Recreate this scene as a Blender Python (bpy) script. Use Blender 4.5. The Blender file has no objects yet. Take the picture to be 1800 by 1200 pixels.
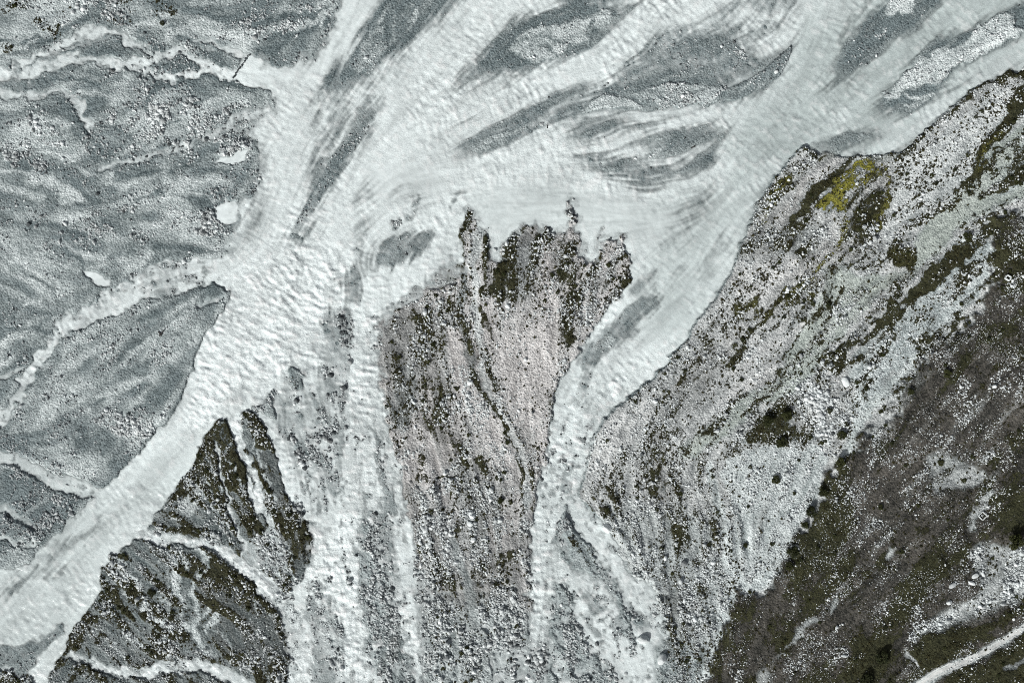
import bpy, math, random
import numpy as np

# ------------------------------------------------------------------ camera, sky, sun, exposure
SC = bpy.context.scene
M_PX = 0.15                      # metres of ground for one unit of the survey map (map is 1800 x 1200 units)
def wx(px): return (px - 900.0) * M_PX
def wy(py): return (600.0 - py) * M_PX

cam_data = bpy.data.cameras.new('camera')
cam_data.lens = 40.0
cam_data.sensor_width = 36.0
cam_data.clip_start = 1.0
cam_data.clip_end = 20000.0
cam = bpy.data.objects.new('camera', cam_data)
SC.collection.objects.link(cam)
cam.location = (0, 0, 300.0)
cam.rotation_euler = (0, 0, 0)
SC.camera = cam

SUN_ELEV, SUN_AZ = 33.0, 38.0    # the sun stands towards the lower edge, a little to the left
world = bpy.data.worlds.new('World'); SC.world = world; world.use_nodes = True
wn = world.node_tree.nodes; wl = world.node_tree.links
sky = wn.new('ShaderNodeTexSky'); sky.sky_type = 'NISHITA'; sky.sun_disc = False
sky.sun_elevation = math.radians(SUN_ELEV); sky.sun_rotation = math.radians(180 + SUN_AZ)
sky.air_density = 1.0; sky.dust_density = 4.0; sky.ozone_density = 1.0
wn['Background'].inputs['Strength'].default_value = 0.06
hs = wn.new('ShaderNodeHueSaturation'); hs.inputs['Saturation'].default_value = 0.35   # thin high cloud greys the whole sky evenly
wl.new(sky.outputs['Color'], hs.inputs['Color']); wl.new(hs.outputs['Color'], wn['Background'].inputs['Color'])

sun_d = bpy.data.lights.new('sun', 'SUN'); sun_d.energy = 4.3; sun_d.angle = math.radians(2.5)
sun_d.color = (1.0, 0.98, 0.95)
sun = bpy.data.objects.new('sun', sun_d); SC.collection.objects.link(sun)
sun.rotation_euler = (math.radians(90 - SUN_ELEV), 0, math.radians(-SUN_AZ))

SC.view_settings.view_transform = 'Standard'
SC.view_settings.look = 'None'
SC.view_settings.gamma = 1.0
SC.view_settings.use_curve_mapping = False
SC.view_settings.exposure = 0.0
SC.render.engine = 'CYCLES'
SC.cycles.use_denoising = False
SC.cycles.max_bounces = 5
SC.cycles.transparent_max_bounces = 8
SC.cycles.caustics_reflective = False
SC.cycles.caustics_refractive = False
SC.cycles.pixel_filter_type = 'BLACKMAN_HARRIS'
SC.cycles.filter_width = 1.0

# ------------------------------------------------------------------ survey raster
CELL = 2.0
X0, X1, Y0, Y1 = -200.0, 2000.0, -160.0, 1360.0
NX = int((X1 - X0) / CELL) + 1
NY = int((Y1 - Y0) / CELL) + 1
gx = X0 + np.arange(NX) * CELL
gy = Y0 + np.arange(NY) * CELL
GX, GY = np.meshgrid(gx, gy)
GX = GX.astype(np.float32); GY = GY.astype(np.float32)
rng = np.random.default_rng(11)

def vnoise(scale, seed, w=None, h=None):
    r = np.random.default_rng(seed)
    nx, ny = int((X1 - X0) / scale) + 4, int((Y1 - Y0) / scale) + 4
    lat = r.random((ny, nx)).astype(np.float32)
    fx = (gx - X0) / scale + 1; fy = (gy - Y0) / scale + 1
    ix = fx.astype(int); iy = fy.astype(int)
    tx = (fx - ix).astype(np.float32); ty = (fy - iy).astype(np.float32)
    tx = tx * tx * (3 - 2 * tx); ty = ty * ty * (3 - 2 * ty)
    rows0 = lat[iy]; rows1 = lat[iy + 1]
    rows = rows0 + (rows1 - rows0) * ty[:, None]
    a = rows[:, ix]; b = rows[:, ix + 1]
    return a + (b - a) * tx[None, :]

def fbm(scale, seed, octs=4, gain=0.55):
    out = np.zeros((NY, NX), np.float32); amp = 1.0; tot = 0
    for o in range(octs):
        s = scale / 2 ** o
        if s < 2.2: break
        out += amp * (vnoise(s, seed * 17 + o) - 0.5); tot += amp * amp; amp *= gain
    return out / (math.sqrt(tot) * 0.2)           # about unit variance

def blur(a, n=1):
    for _ in range(n):
        a = (np.roll(a, 1, 0) + 2 * a + np.roll(a, -1, 0)) * 0.25
        a = (np.roll(a, 1, 1) + 2 * a + np.roll(a, -1, 1)) * 0.25
    return a

def norm(a):
    return (a - a.mean()) / (a.std() + 1e-9)

WCX, WCY = fbm(60, 3, 3), fbm(60, 4, 3)
WFX, WFY = fbm(14, 5, 3), fbm(14, 6, 3)

# flow lines: water and fan sediment both run along these
FLOW = [
 [(660,-100),(640,0),(560,130),(500,250),(440,420),(300,700),(120,900),(0,1050),(-150,1180)],
 [(960,-100),(860,0),(730,160),(600,340),(500,500),(380,700),(200,880),(0,1060)],
 [(1500,-100),(1440,80),(1330,230),(1240,340),(1100,350),(900,310),(700,320),(560,440)],
 [(1950,-20),(1800,60),(1620,180),(1450,260),(1300,380),(1200,530),(1080,650),(1000,780),(960,900),(950,1050),(940,1200),(940,1350)],
 [(1700,-50),(1600,60),(1480,150),(1380,240)],
 [(1250,-80),(1150,0),(1080,80),(920,170),(800,230),(680,300)],
 [(1380,90),(1250,190),(1100,210),(950,240),(850,290)],
 [(900,40),(840,110),(780,180)],
 [(1090,20),(960,60),(880,110)],
 [(620,450),(630,600),(640,750),(660,900),(690,1050),(720,1200),(740,1350)],
 [(520,640),(560,850),(590,1000),(620,1200),(630,1350)],
 [(830,390),(840,600),(880,740),(925,830),(930,1000),(930,1300)],
 [(700,560),(750,700),(780,850),(800,1000),(830,1200),(840,1350)],
 [(1000,430),(960,600),(940,750)],
 [(1800,100),(1700,190),(1560,330),(1400,560),(1250,700),(1150,800),(1180,950),(1230,1200)],
 [(1950,250),(1800,330),(1600,420),(1450,560),(1330,720),(1260,820),(1290,1020)],
 [(1950,380),(1800,480),(1650,640),(1500,780),(1380,1000),(1290,1180)],
 [(1950,980),(1800,1080),(1650,1180),(1500,1300)],
 [(1950,600),(1800,700),(1600,900),(1450,1080),(1350,1200)],
 [(-150,140),(0,135),(120,110),(180,60),(260,90),(330,110),(420,130),(500,170)],
 [(-150,300),(0,320),(100,350),(200,340),(300,260),(440,200)],
 [(-150,850),(0,740),(100,580),(200,530),(320,480),(420,470)],
 [(-150,770),(0,790),(100,830),(180,860)],
 [(0,480),(60,520),(100,540)],
 [(100,780),(200,700),(330,600),(400,540)],
 [(200,380),(300,400),(420,420)],
 [(370,780),(450,900),(500,1000),(560,1150)],
 [(250,930),(350,980),(480,1060),(530,1180)],
 [(180,980),(270,1080),(350,1150)],
 [(1000,890),(1060,980),(1110,1060),(1180,1200)],
 [(980,1000),(1060,1100),(1100,1200)],
]
def flow_angle():
    s = 4
    cx, cy = gx[::s], gy[::s]
    CX, CY = np.meshgrid(cx, cy)
    c2 = np.zeros_like(CX); s2 = np.zeros_like(CX)
    for ln in FLOW:
        for (ax, ay), (bx, by) in zip(ln[:-1], ln[1:]):
            L = math.hypot(bx - ax, by - ay); n = max(1, int(L / 25)); th = math.atan2(by - ay, bx - ax)
            for k in range(n):
                t = (k + 0.5) / n
                d2 = (CX - ax - (bx - ax) * t) ** 2 + (CY - ay - (by - ay) * t) ** 2
                w = 1.0 / (d2 + 400.0) ** 1.6
                c2 += w * math.cos(2 * th); s2 += w * math.sin(2 * th)
    m = np.hypot(c2, s2) + 1e-20
    c2, s2 = c2 / m, s2 / m
    fx = np.minimum((gx - X0) / (CELL * s), len(cx) - 1.001); fy = np.minimum((gy - Y0) / (CELL * s), len(cy) - 1.001)
    ix, iy = fx.astype(int), fy.astype(int); tx, ty = fx - ix, fy - iy
    def up(a):
        r = a[iy] * (1 - ty)[:, None] + a[iy + 1] * ty[:, None]
        return r[:, ix] * (1 - tx) + r[:, ix + 1] * tx
    return 0.5 * np.arctan2(up(s2), up(c2))
TH = flow_angle().astype(np.float32)
TH = TH + 0.10 * fbm(40, 21, 2)
DXF, DYF = np.cos(TH), np.sin(TH)
JJ, II = np.meshgrid(np.arange(NX, dtype=np.float32), np.arange(NY, dtype=np.float32))

def lic(src, dx, dy, steps, raw=False):
    out = src.copy()
    for sgn in (1, -1):
        pj, pi = JJ.copy(), II.copy()
        ldx, ldy = dx, dy
        for k in range(steps):
            ij = np.clip(pj + 0.5, 0, NX - 1).astype(np.int32); ii = np.clip(pi + 0.5, 0, NY - 1).astype(np.int32)
            vx, vy = dx[ii, ij], dy[ii, ij]
            if k: # keep marching the same way along an axis field
                f = np.sign(vx * lx + vy * ly); f[f == 0] = 1
                vx, vy = vx * f, vy * f
            else:
                vx, vy = vx * sgn, vy * sgn
            lx, ly = vx, vy
            pj = pj + vx; pi = pi + vy
            ij = np.clip(pj + 0.5, 0, NX - 1).astype(np.int32); ii = np.clip(pi + 0.5, 0, NY - 1).astype(np.int32)
            out += src[ii, ij]
    return out / (4 * steps / 2 + 1) if raw else norm(out)
W1N = rng.standard_normal((NY, NX)).astype(np.float32)
W2N = blur(rng.standard_normal((NY, NX)).astype(np.float32), 2)
W3N = blur(rng.standard_normal((NY, NX)).astype(np.float32), 14)
STR1 = lic(blur(W1N, 1), DXF, DYF, 9)              # fine sediment streaks
STR2 = lic(W3N, DXF, DYF, 22)                      # broad sediment streaks
RIP = lic(W2N, -DYF, DXF, 3)                       # ripple crests, across the flow
RIP2 = lic(blur(rng.standard_normal((NY, NX)).astype(np.float32), 8), -DYF, DXF, 4)

STRM = lic(blur(rng.standard_normal((NY, NX)).astype(np.float32), 6), DXF, DYF, 18)    # ridges and gullies
STRL = lic(blur(rng.standard_normal((NY, NX)).astype(np.float32), 40), DXF, DYF, 34)   # wide bands
STRF = lic(W1N, DXF, DYF, 4)                                                           # short fine grain

# ------------------------------------------------------------------ painter for the survey fields
NAMES = ['D', 'H', 'wet', 'pale', 'moss', 'ym', 'green', 'heath', 'sd', 'ss', 'tuft', 'warm', 'foam', 'chop', 'wid']
F = {n: np.zeros((NY, NX), np.float32) for n in NAMES}

def smooth_pts(pts, closed, sub=4):
    p = np.array([q[:2] for q in pts], float); n = len(p); out = []
    rngi = range(n) if closed else range(n - 1)
    for i in rngi:
        if closed: a, b, c, d = p[i - 1], p[i], p[(i + 1) % n], p[(i + 2) % n]
        else: a, b, c, d = p[max(i - 1, 0)], p[i], p[i + 1], p[min(i + 2, n - 1)]
        for k in range(sub):
            t = k / sub
            out.append(0.5 * (2 * b + (c - a) * t + (2 * a - 5 * b + 4 * c - d) * t * t + (3 * b - a - 3 * c + d) * t ** 3))
    if not closed: out.append(p[-1])
    return np.array(out)

def window(p, pad):
    x0, y0 = p.min(0) - pad; x1, y1 = p.max(0) + pad
    j0 = max(0, int((x0 - X0) / CELL)); j1 = min(NX, int((x1 - X0) / CELL) + 2)
    i0 = max(0, int((y0 - Y0) / CELL)); i1 = min(NY, int((y1 - Y0) / CELL) + 2)
    return i0, i1, j0, j1

def seg_dist(px, py, p, closed, wd=None):
    best = np.full(px.shape, 1e9, np.float32)
    n = len(p)
    for i in range(n if closed else n - 1):
        a = p[i]; b = p[(i + 1) % n]; v = b - a; L2 = v @ v + 1e-9
        t = np.clip(((px - a[0]) * v[0] + (py - a[1]) * v[1]) / L2, 0, 1)
        d = np.hypot(px - a[0] - t * v[0], py - a[1] - t * v[1])
        if wd is not None: d = d - (wd[i] + (wd[(i + 1) % n] - wd[i]) * t)
        np.minimum(best, d, out=best)
    return best

def inside(px, py, p):
    c = np.zeros(px.shape, bool); n = len(p)
    for i in range(n):
        x0, y0 = p[i]; x1, y1 = p[(i + 1) % n]
        if y0 == y1: continue
        m = ((y0 > py) != (y1 > py)) & (px < (x1 - x0) * (py - y0) / (y1 - y0) + x0)
        c ^= m
    return c

ST_K = .55
def apply(vals, sl, sd, f, op, mode):
    m = np.clip(0.5 - sd / f, 0, 1); m = m * m * (3 - 2 * m) * op
    for k, v in vals.items():
        A = F[k][sl]
        if mode == 'mix': A += (v - A) * m
        elif mode == 'max': np.maximum(A, v * m, out=A)
        elif mode == 'add': A += v * m
        elif mode == 'min': A += np.minimum(v - A, 0) * m

def poly(vals, pts, f=6, wc=3, wf=2, st=0, op=1.0, mode='mix', sub=4):
    p = smooth_pts(pts, True, sub)
    i0, i1, j0, j1 = window(p, f + 3 * (wc + wf + st))
    if i1 <= i0 or j1 <= j0: return
    sl = (slice(i0, i1), slice(j0, j1))
    px = GX[sl] + wc * WCX[sl] + wf * WFX[sl]; py = GY[sl] + wc * WCY[sl] + wf * WFY[sl]
    d = seg_dist(px, py, p, True)
    sd = np.where(inside(px, py, p), -d, d) + ST_K * st * STR1[sl]
    apply(vals, sl, sd, f, op, mode)

def stroke(vals, pts, w=10, f=6, wc=2, wf=2, st=0, op=1.0, mode='mix', sub=4):
    p = smooth_pts(pts, False, sub)
    if len(pts[0]) == 3:
        wp = [q[2] * 0.5 for q in pts]
        wd = np.interp(np.arange(len(p)) / sub, np.arange(len(pts)), wp); mw = max(wp)
    else:
        wd = np.full(len(p), w * 0.5); mw = w * 0.5
    i0, i1, j0, j1 = window(p, mw + f + 3 * (wc + wf + st))
    if i1 <= i0 or j1 <= j0: return
    sl = (slice(i0, i1), slice(j0, j1))
    px = GX[sl] + wc * WCX[sl] + wf * WFX[sl]; py = GY[sl] + wc * WCY[sl] + wf * WFY[sl]
    sd = seg_dist(px, py, p, False, wd) + ST_K * st * STR1[sl]
    apply(vals, sl, sd, f, op, mode)

def blob(vals, x, y, r, f=5, **k):
    stroke(vals, [(x - .5, y), (x + .5, y)], w=2 * r, f=f, **k)

# ------------------------------------------------------------------ the survey map itself (map units)
WATER = dict(D=1.0, H=0.0, moss=0, ym=0, pale=.2, wet=.5, green=0, heath=0, sd=0, tuft=0)
def water(**k): d = dict(WATER); d.update(k); return d
SHOAL = dict(D=.15, H=.05, wet=.85, pale=0, sd=.12, ss=.8)
def shoal(D=.15, **k): d = dict(SHOAL, D=D); d.update(k); return d
LAND = dict(D=0.0, H=.45, wet=.1, sd=.4, ss=1.0)
def land(**k): d = dict(LAND); d.update(k); return d

F['H'][:] = .16; F['pale'][:] = .16; F['wet'][:] = .22; F['sd'][:] = .22; F['ss'][:] = 1.0
F['foam'][:] = .85; F['chop'][:] = .55
F['wet'] += np.clip(.10 * STR2, -.1, .25) ; F['sd'] += .10 * fbm(50, 31)
F['pale'] += np.clip(.10 * fbm(45, 32) + .06 * STR2, -.15, .35)

# ---- left bars: gravel plain with small streams
poly(dict(pale=.55, sd=.35, wet=0), [(-200,-160),(175,-160),(180,0),(165,18),(132,30),(110,50),(95,72),(50,82),(0,98),(-200,130)], f=10)
stroke(dict(wet=.85, sd=.15, pale=0), [(182,-40,16),(180,0,14),(172,15,13),(150,27,12),(130,40,10),(100,66,9),(50,84,8),(0,100,7),(-100,115,8)], f=6)
poly(dict(pale=.2, moss=.18, tuft=.45, sd=.5), [(190,-40),(310,-40),(305,10),(280,30),(240,45),(205,50),(185,35)], f=12)
for x, y, r in [(25,8,12),(12,14,7),(40,12,8),(72,40,12),(85,47,8),(100,58,9),(48,8,6),(105,48,6),(10,88,8),(112,12,6),(250,18,12),(272,12,12),(200,38,9),(215,20,8),(286,42,6),(300,20,8)]:
    blob(dict(tuft=.9, moss=.25), x, y, r, f=12, mode='max')
poly(dict(wet=.5, pale=.05), [(310,-20),(440,-20),(450,10),(400,30),(370,25),(340,35),(320,20)], f=14)
poly(dict(pale=.5), [(300,50),(340,35),(380,28),(420,25),(440,60),(430,85),(400,75),(370,62),(330,60)], f=10)
poly(dict(pale=.55, sd=.6), [(440,20),(500,10),(560,10),(590,15),(575,40),(520,50),(470,52),(430,60)], f=12)
blob(dict(pale=.8), 402, 15, 9, f=8)
stroke(dict(wet=.7), [(435,30),(400,42),(385,52),(345,58),(310,68)], w=7, f=6)
# top left stream
st_ = dict(f=8, wc=2, wf=3.5, st=3)
stroke(water(D=.98, foam=.95, wid=2), [(-200,150,26),(0,131,24),(50,127,22),(82,117,18),(120,107,15),(150,102,13),(175,103,12),(200,108,13),(225,111,13),(250,112,14),(275,99,13),(300,90,13),(325,91,12)], **st_)
stroke(water(D=.93, foam=.95, wid=2), [(30,108,9),(50,101,11),(95,87,12),(125,72,16),(155,58,18),(185,54,14),(212,68,10),(237,80,10),(262,97,9)], **st_)
stroke(water(D=.88, foam=.95, wid=2), [(205,116,8),(250,122,10),(275,131,10)], **st_)
stroke(water(D=.98, foam=.95, wid=2), [(270,131,14),(300,131,16),(325,127,16),(362,120,18),(400,127,26),(425,125,34)], **st_)
stroke(water(D=.93, foam=.95, wid=2), [(320,90,12),(345,103,12),(362,117,12)], **st_)
stroke(water(D=.85, foam=.95, wid=2), [(345,72,6),(362,73,7),(390,81,8),(420,91,14),(440,100,16)], **st_)
stroke(dict(D=.35, wet=.8), [(75,105),(100,97),(130,85),(160,72),(190,65)], w=7, f=6, st=1)
stroke(dict(pale=.75, wet=0, sd=.15), [(222,55,7),(262,36,9),(295,27,10),(320,17,8)], f=8, st=1)
for pl in ([(180,80),(200,75),(225,85),(230,97),(210,100),(185,95),(165,98)], [(232,85),(250,90),(258,98),(245,104),(235,98)], [(275,112),(300,100),(325,98),(345,110),(350,118),(320,122),(295,125)],
           [(362,88),(385,88),(408,98),(402,108),(390,113),(370,105)], [(240,62),(265,65),(290,80),(280,88),(258,82)]):
    poly(shoal(0, sd=.3, H=.2), pl, f=6, st=1)
poly(dict(wet=.9, D=.1, sd=.05, pale=0), [(-200,140),(0,142),(60,139),(100,134),(95,146),(50,153),(0,157),(-200,160)], f=7, st=1)
stroke(water(D=.9, foam=.95, wid=2), [(-200,165,14),(0,165,13),(50,164,11),(100,162,9),(125,172,12),(140,190,13),(150,208,12),(158,225,8)], **st_)
stroke(dict(pale=.6, sd=.3), [(160,228),(172,245),(188,262),(198,280)], w=10, f=9, st=1)
poly(dict(pale=.95, sd=.75, wet=0), [(15,225),(40,212),(70,215),(95,235),(115,250),(132,266),(135,285),(100,283),(60,268),(20,258)], f=16, st=2)
poly(dict(pale=.9, sd=.15, wet=0), [(85,262),(130,272),(135,285),(110,286)], f=10, st=1)
poly(dict(wet=.7, pale=0, sd=.55, ss=1.2), [(-200,255),(0,262),(60,265),(100,288),(135,298),(120,312),(60,300),(0,291),(-200,290)], f=10, st=2)
poly(dict(pale=.6, wet=0, sd=.25), [(202,142),(230,131),(253,140),(260,150),(253,168),(238,178),(215,178),(203,165)], f=7)
poly(dict(pale=.6, wet=0, sd=.25), [(270,165),(290,152),(322,150),(305,170),(278,184),(264,184)], f=7)
stroke(dict(wet=.8, sd=.05, pale=0), [(252,185,9),(258,170,9),(272,152,7),(310,142,7),(350,135,7),(385,137,8),(410,150,9),(445,160,12)], f=5)
stroke(dict(wet=.7, sd=.2, pale=0), [(125,120),(150,125),(190,130),(210,135)], w=14, f=10)
stroke(dict(wet=.45), [(130,190),(160,200),(190,185),(220,190),(250,186)], w=16, f=14)
poly(dict(sd=.85, ss=1.35, pale=.45), [(190,195),(240,190),(300,180),(380,170),(440,175),(400,205),(340,240),(290,255),(250,240),(215,225)], f=20)
poly(dict(wet=.45, pale=.05), [(135,220),(150,235),(170,270),(195,285),(260,275),(300,255),(240,262),(190,245),(160,215)], f=14, st=2)
stroke(water(D=.75, foam=.95, wid=2), [(180,293,7),(240,282,9),(280,270,10),(320,258,11),(350,245,11),(390,226,12),(430,206,15),(470,195,18)], f=9, st=2)
stroke(dict(pale=.6, D=.2), [(235,255),(260,262),(285,270)], w=7, f=8)
poly(shoal(0, wet=.6), [(340,245),(380,243),(378,258),(350,268),(330,262)], f=8, st=1)
blob(dict(D=.35, wet=.8), 412, 229, 8, f=9)
poly(dict(sd=1., pale=.5, D=0, H=.5, ss=1.2), [(375,262),(395,250),(420,242),(438,245),(432,258),(400,268),(380,275)], f=6)
poly(dict(sd=.3, wet=.3, pale=.2), [(250,300),(330,290),(420,290),(440,350),(380,345),(300,330)], f=20)
# smooth silt tongue at the left edge
poly(dict(wet=.32, pale=.05, sd=.12), [(-200,300),(0,300),(50,306),(85,330),(95,360),(60,385),(20,400),(-200,420)], f=14)
stroke(dict(pale=.95, wet=0, sd=.1), [(-60,298,6),(0,297,7),(25,296,6),(50,300,8),(67,311,16),(95,322,13),(112,332,12)], f=7, st=1)
poly(dict(pale=1., wet=0, sd=.08), [(95,347),(112,332),(132,332),(150,346),(140,357),(112,362)], f=8, st=1)
stroke(dict(wet=.8, pale=0, sd=.1), [(112,310,8),(135,326,10),(158,346,10),(180,355,8),(140,361,5)], f=7, st=1)
for pl in ([(165,388),(185,382),(205,385),(225,396),(218,404),(185,402)], [(243,381),(270,372),(277,384),(255,391)], [(310,345),(335,340),(365,353),(382,366),(355,372),(330,360)], [(224,437),(240,430),(241,442)], [(205,375),(222,368),(220,380)]):
    poly(dict(wet=.75, pale=0, sd=.06), pl, f=6, st=1)
for pl in ([(230,388),(262,392),(290,397),(270,405),(245,400)], [(205,445),(220,450),(232,465),(215,462)], [(370,355),(385,352),(400,360),(385,364)], [(175,312),(195,310),(192,322),(178,320)]):
    poly(dict(pale=.7, sd=.15), pl, f=8)
poly(dict(sd=.8, ss=1.2), [(150,360),(210,360),(230,372),(165,385),(150,378)], f=10)
poly(dict(sd=.85, ss=1.2), [(160,400),(225,405),(275,412),(260,425),(200,415),(165,410)], f=8)
poly(dict(sd=.8, ss=1.1, pale=.5), [(300,360),(360,375),(400,400),(390,425),(330,420),(290,390)], f=16)
poly(water(foam=1., chop=.05, wid=3), [(380,370),(394,358),(415,362),(421,380),(411,398),(391,396),(382,385)], f=4)
poly(water(foam=1., chop=.05, wid=4), [(147,473),(160,475),(185,487),(200,493),(190,501),(170,498),(159,487)], f=4, wc=1)
poly(water(foam=1., chop=.05, wid=5), [(375,285),(410,268),(437,260),(432,272),(427,285)], f=4, wc=1)
poly(dict(pale=.95, wet=0, sd=.3), [(-200,380),(0,415),(20,425),(45,447),(50,465),(30,462),(0,440),(-200,420)], f=10, st=1)
poly(dict(wet=.4, pale=.05, sd=.02, ss=.7), [(-200,430),(0,455),(25,475),(60,510),(80,520),(62,530),(35,541),(15,540),(0,527),(-200,520)], f=6)
stroke(dict(pale=.8, wet=0, sd=.05), [(22,462),(45,485),(75,514)], w=9, f=6, st=1)
stroke(dict(wet=.95, pale=0, sd=.05), [(25,461,5),(60,488,6),(85,508,5),(97,516,3)], f=4, st=.6)
poly(dict(pale=.85, wet=0, sd=.1), [(78,482),(95,495),(118,508),(112,518),(100,528),(90,505)], f=7, st=1)
stroke(dict(pale=.85, wet=0), [(40,538),(55,531),(68,528)], w=6, f=5)
poly(dict(wet=.6, pale=0, sd=.15), [(40,545),(75,525),(105,528),(110,545),(85,560),(50,560)], f=10, st=1)
poly(dict(pale=.7, sd=.4), [(25,550),(60,545),(80,555),(50,562)], f=9)
poly(dict(wet=.5, pale=.05), [(-200,570),(0,590),(40,590),(50,610),(35,640),(0,660),(-200,680)], f=18, st=2)
stroke(water(D=.7, wid=2), [(-100,690,10),(0,667,9),(37,651,9)], f=6, st=1)
# tributary from the left
poly(water(D=.95, foam=.95, wid=6, chop=.6), [(450,445),(400,452),(325,457),(265,467),(235,490),(190,512),(150,535),(115,553),(97,577),(84,600),(66,622),(48,650),(40,662),(30,690),(10,720),(-10,735),(-200,860),(-200,890),(0,750),(12,742),(26,725),(46,695),(62,668),(76,648),(82,633),(92,612),(100,600),(140,578),(175,562),(250,533),(325,512),(375,500),(415,500)], f=7, wc=2, wf=3.5, st=2)
stroke(dict(D=.42, sd=.6, wet=.7), [(255,507,10),(290,498,15),(345,489,8)], f=12, st=3)
poly(dict(D=.5, sd=.5, wet=.7), [(235,480),(265,467),(310,460),(330,466),(280,485),(245,492)], f=14, st=3)
poly(dict(D=.45, sd=.45, wet=.7), [(262,520),(290,505),(315,508),(300,520),(270,528)], f=10, st=2)
# bar between the tributary and the main channel
BARL = [(397,508),(380,501),(330,515),(255,536),(175,565),(140,582),(100,606),(90,625),(78,655),(48,700),(28,730),(0,765),(-60,800),(-60,792),(0,789),(30,792),(60,805),(100,825),(150,846),(178,857),(205,835),(245,797),(270,762),(300,732),(318,695),(338,642),(358,592),(385,560),(402,535)]
poly(land(H=.32, pale=.28, wet=.18, sd=.3, ss=.85), BARL, f=3, wc=0, wf=1.2)
def bar(v, *a, **k): poly(v, *a, **k)
stroke(dict(wet=.65, pale=0, sd=.08), [(378,506,10),(337,521,20),(287,543,22),(250,565,14)], f=8, st=2)
stroke(dict(wet=.75, pale=0, sd=.06), [(335,545,8),(290,565,16),(262,582,20),(225,612,18),(203,638,6)], f=8, st=2)
stroke(dict(D=.5, wet=.6), [(388,520,10),(370,530,9),(352,540,5)], f=6)
stroke(dict(wet=.5, pale=0, sd=.15), [(165,630),(140,650),(120,665)], w=12, f=12, st=3)
poly(dict(wet=.5, pale=0, sd=.15), [(245,640),(280,632),(305,640),(325,660),(325,690),(300,705),(262,722),(245,712),(275,692),(240,695),(225,688),(265,668),(235,660)], f=10, st=3)
for pts, w in (([(275,662),(237,677),(200,688),(172,702)],15), ([(178,612),(160,622),(145,632)],12), ([(255,600),(225,628),(205,655),(190,670)],6), ([(125,640),(110,650),(95,665)],12), ([(250,705),(215,708),(185,702)],14), ([(130,690),(105,708),(80,722)],12), ([(330,590),(290,610),(250,635)],8)):
    stroke(dict(pale=.75, wet=0), pts, w=w, f=10, st=2.5)
stroke(dict(wet=.6, pale=0), [(185,700,8),(168,712,11),(148,728,5)], f=7, st=1)
poly(dict(sd=1., ss=1.15, pale=.65, wet=.05), [(150,725),(180,711),(210,724),(250,736),(288,722),(280,745),(256,768),(230,774),(200,764),(175,750)], f=10)
poly(dict(wet=.65, pale=0, sd=.12), [(155,750),(185,755),(210,775),(236,786),(225,800),(240,812),(215,832),(200,822),(180,797),(130,780),(135,770)], f=10, st=3)
poly(dict(pale=.6, wet=0, sd=.2), [(140,800),(170,812),(200,838),(180,846),(150,830)], f=10, st=2)
poly(dict(wet=.5), [(0,770),(60,745),(120,735),(90,765),(40,785),(0,790)], f=14, st=3)
# stream below that bar and the bar at the left edge
poly(water(D=.9, wid=7, foam=.75), [(-200,780),(0,794),(25,794),(50,805),(75,820),(100,831),(130,841),(155,851),(185,864),(165,875),(130,868),(100,862),(75,845),(50,831),(20,816),(0,815),(-200,805)], f=5, wc=1, st=1)
poly(land(H=.35, wet=.4, pale=.12, sd=.6), [(-200,815),(0,816),(30,822),(55,836),(90,858),(130,870),(163,875),(130,903),(102,936),(66,957),(30,948),(0,938),(-200,950)], f=5, wc=1)
stroke(dict(D=.6, wet=.5, sd=.3), [(-60,885,20),(0,897,19),(30,906,17),(60,922,12)], f=12, st=3)
poly(dict(wet=.75), [(10,845),(40,850),(75,880),(90,905),(60,925),(40,905)], f=16, st=3)
stroke(water(D=.85, wid=7, foam=.75), [(-60,943,9),(0,945,9),(20,955,8),(45,960,8),(62,955,9)], f=5)
# ---- the river: one wide body of water, islands laid over it afterwards
RIVER = [(602,-160),(602,0),(593,25),(583,60),(560,95),(522,112),(497,120),(470,113),(447,103),(437,95),(424,115),(411,137),(430,147),(470,161),(483,182),(466,198),(450,215),(441,232),(452,252),(458,275),(452,330),(430,352),(418,365),(422,385),(412,405),(425,425),(405,450),(400,470),(405,520),(395,545),(360,592),(341,640),(321,692),(304,731),(271,761),(246,796),(206,836),(181,860),(160,878),(131,905),(104,937),(66,965),(54,986),(0,1004),(-200,1060),
         (-200,1360),(1240,1360),(1165,1200),(1175,1137),(1164,1085),(1150,1040),(1130,1023),(1102,1000),(1088,967),(1077,941),(1062,921),(1043,901),(1028,884),(1015,875),(1025,838),(1043,772),(1060,736),(1100,700),(1150,660),(1200,600),(1240,541),(1270,500),(1294,450),(1309,410),(1324,375),(1349,326),(1385,281),(1410,256),(1440,268),(1500,272),(1560,268),(1598,256),(1640,216),(1700,166),(1760,131),(1800,124),(2000,90),(2000,-160)]
poly(water(wid=1, foam=.9, chop=.6), RIVER, f=5, wc=0, wf=2.4)
for pts in ([(470,113),(447,103)], [(483,182),(466,198),(450,215),(441,232),(452,252),(458,275),(452,330),(430,352),(418,365),(422,385),(412,405),(425,425),(405,450)], [(602,0),(593,25),(583,60),(560,95),(522,112)]):
    stroke(dict(D=.5, wet=.5, sd=.5), pts, w=6, f=22, wc=3, wf=5, st=3)
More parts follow.
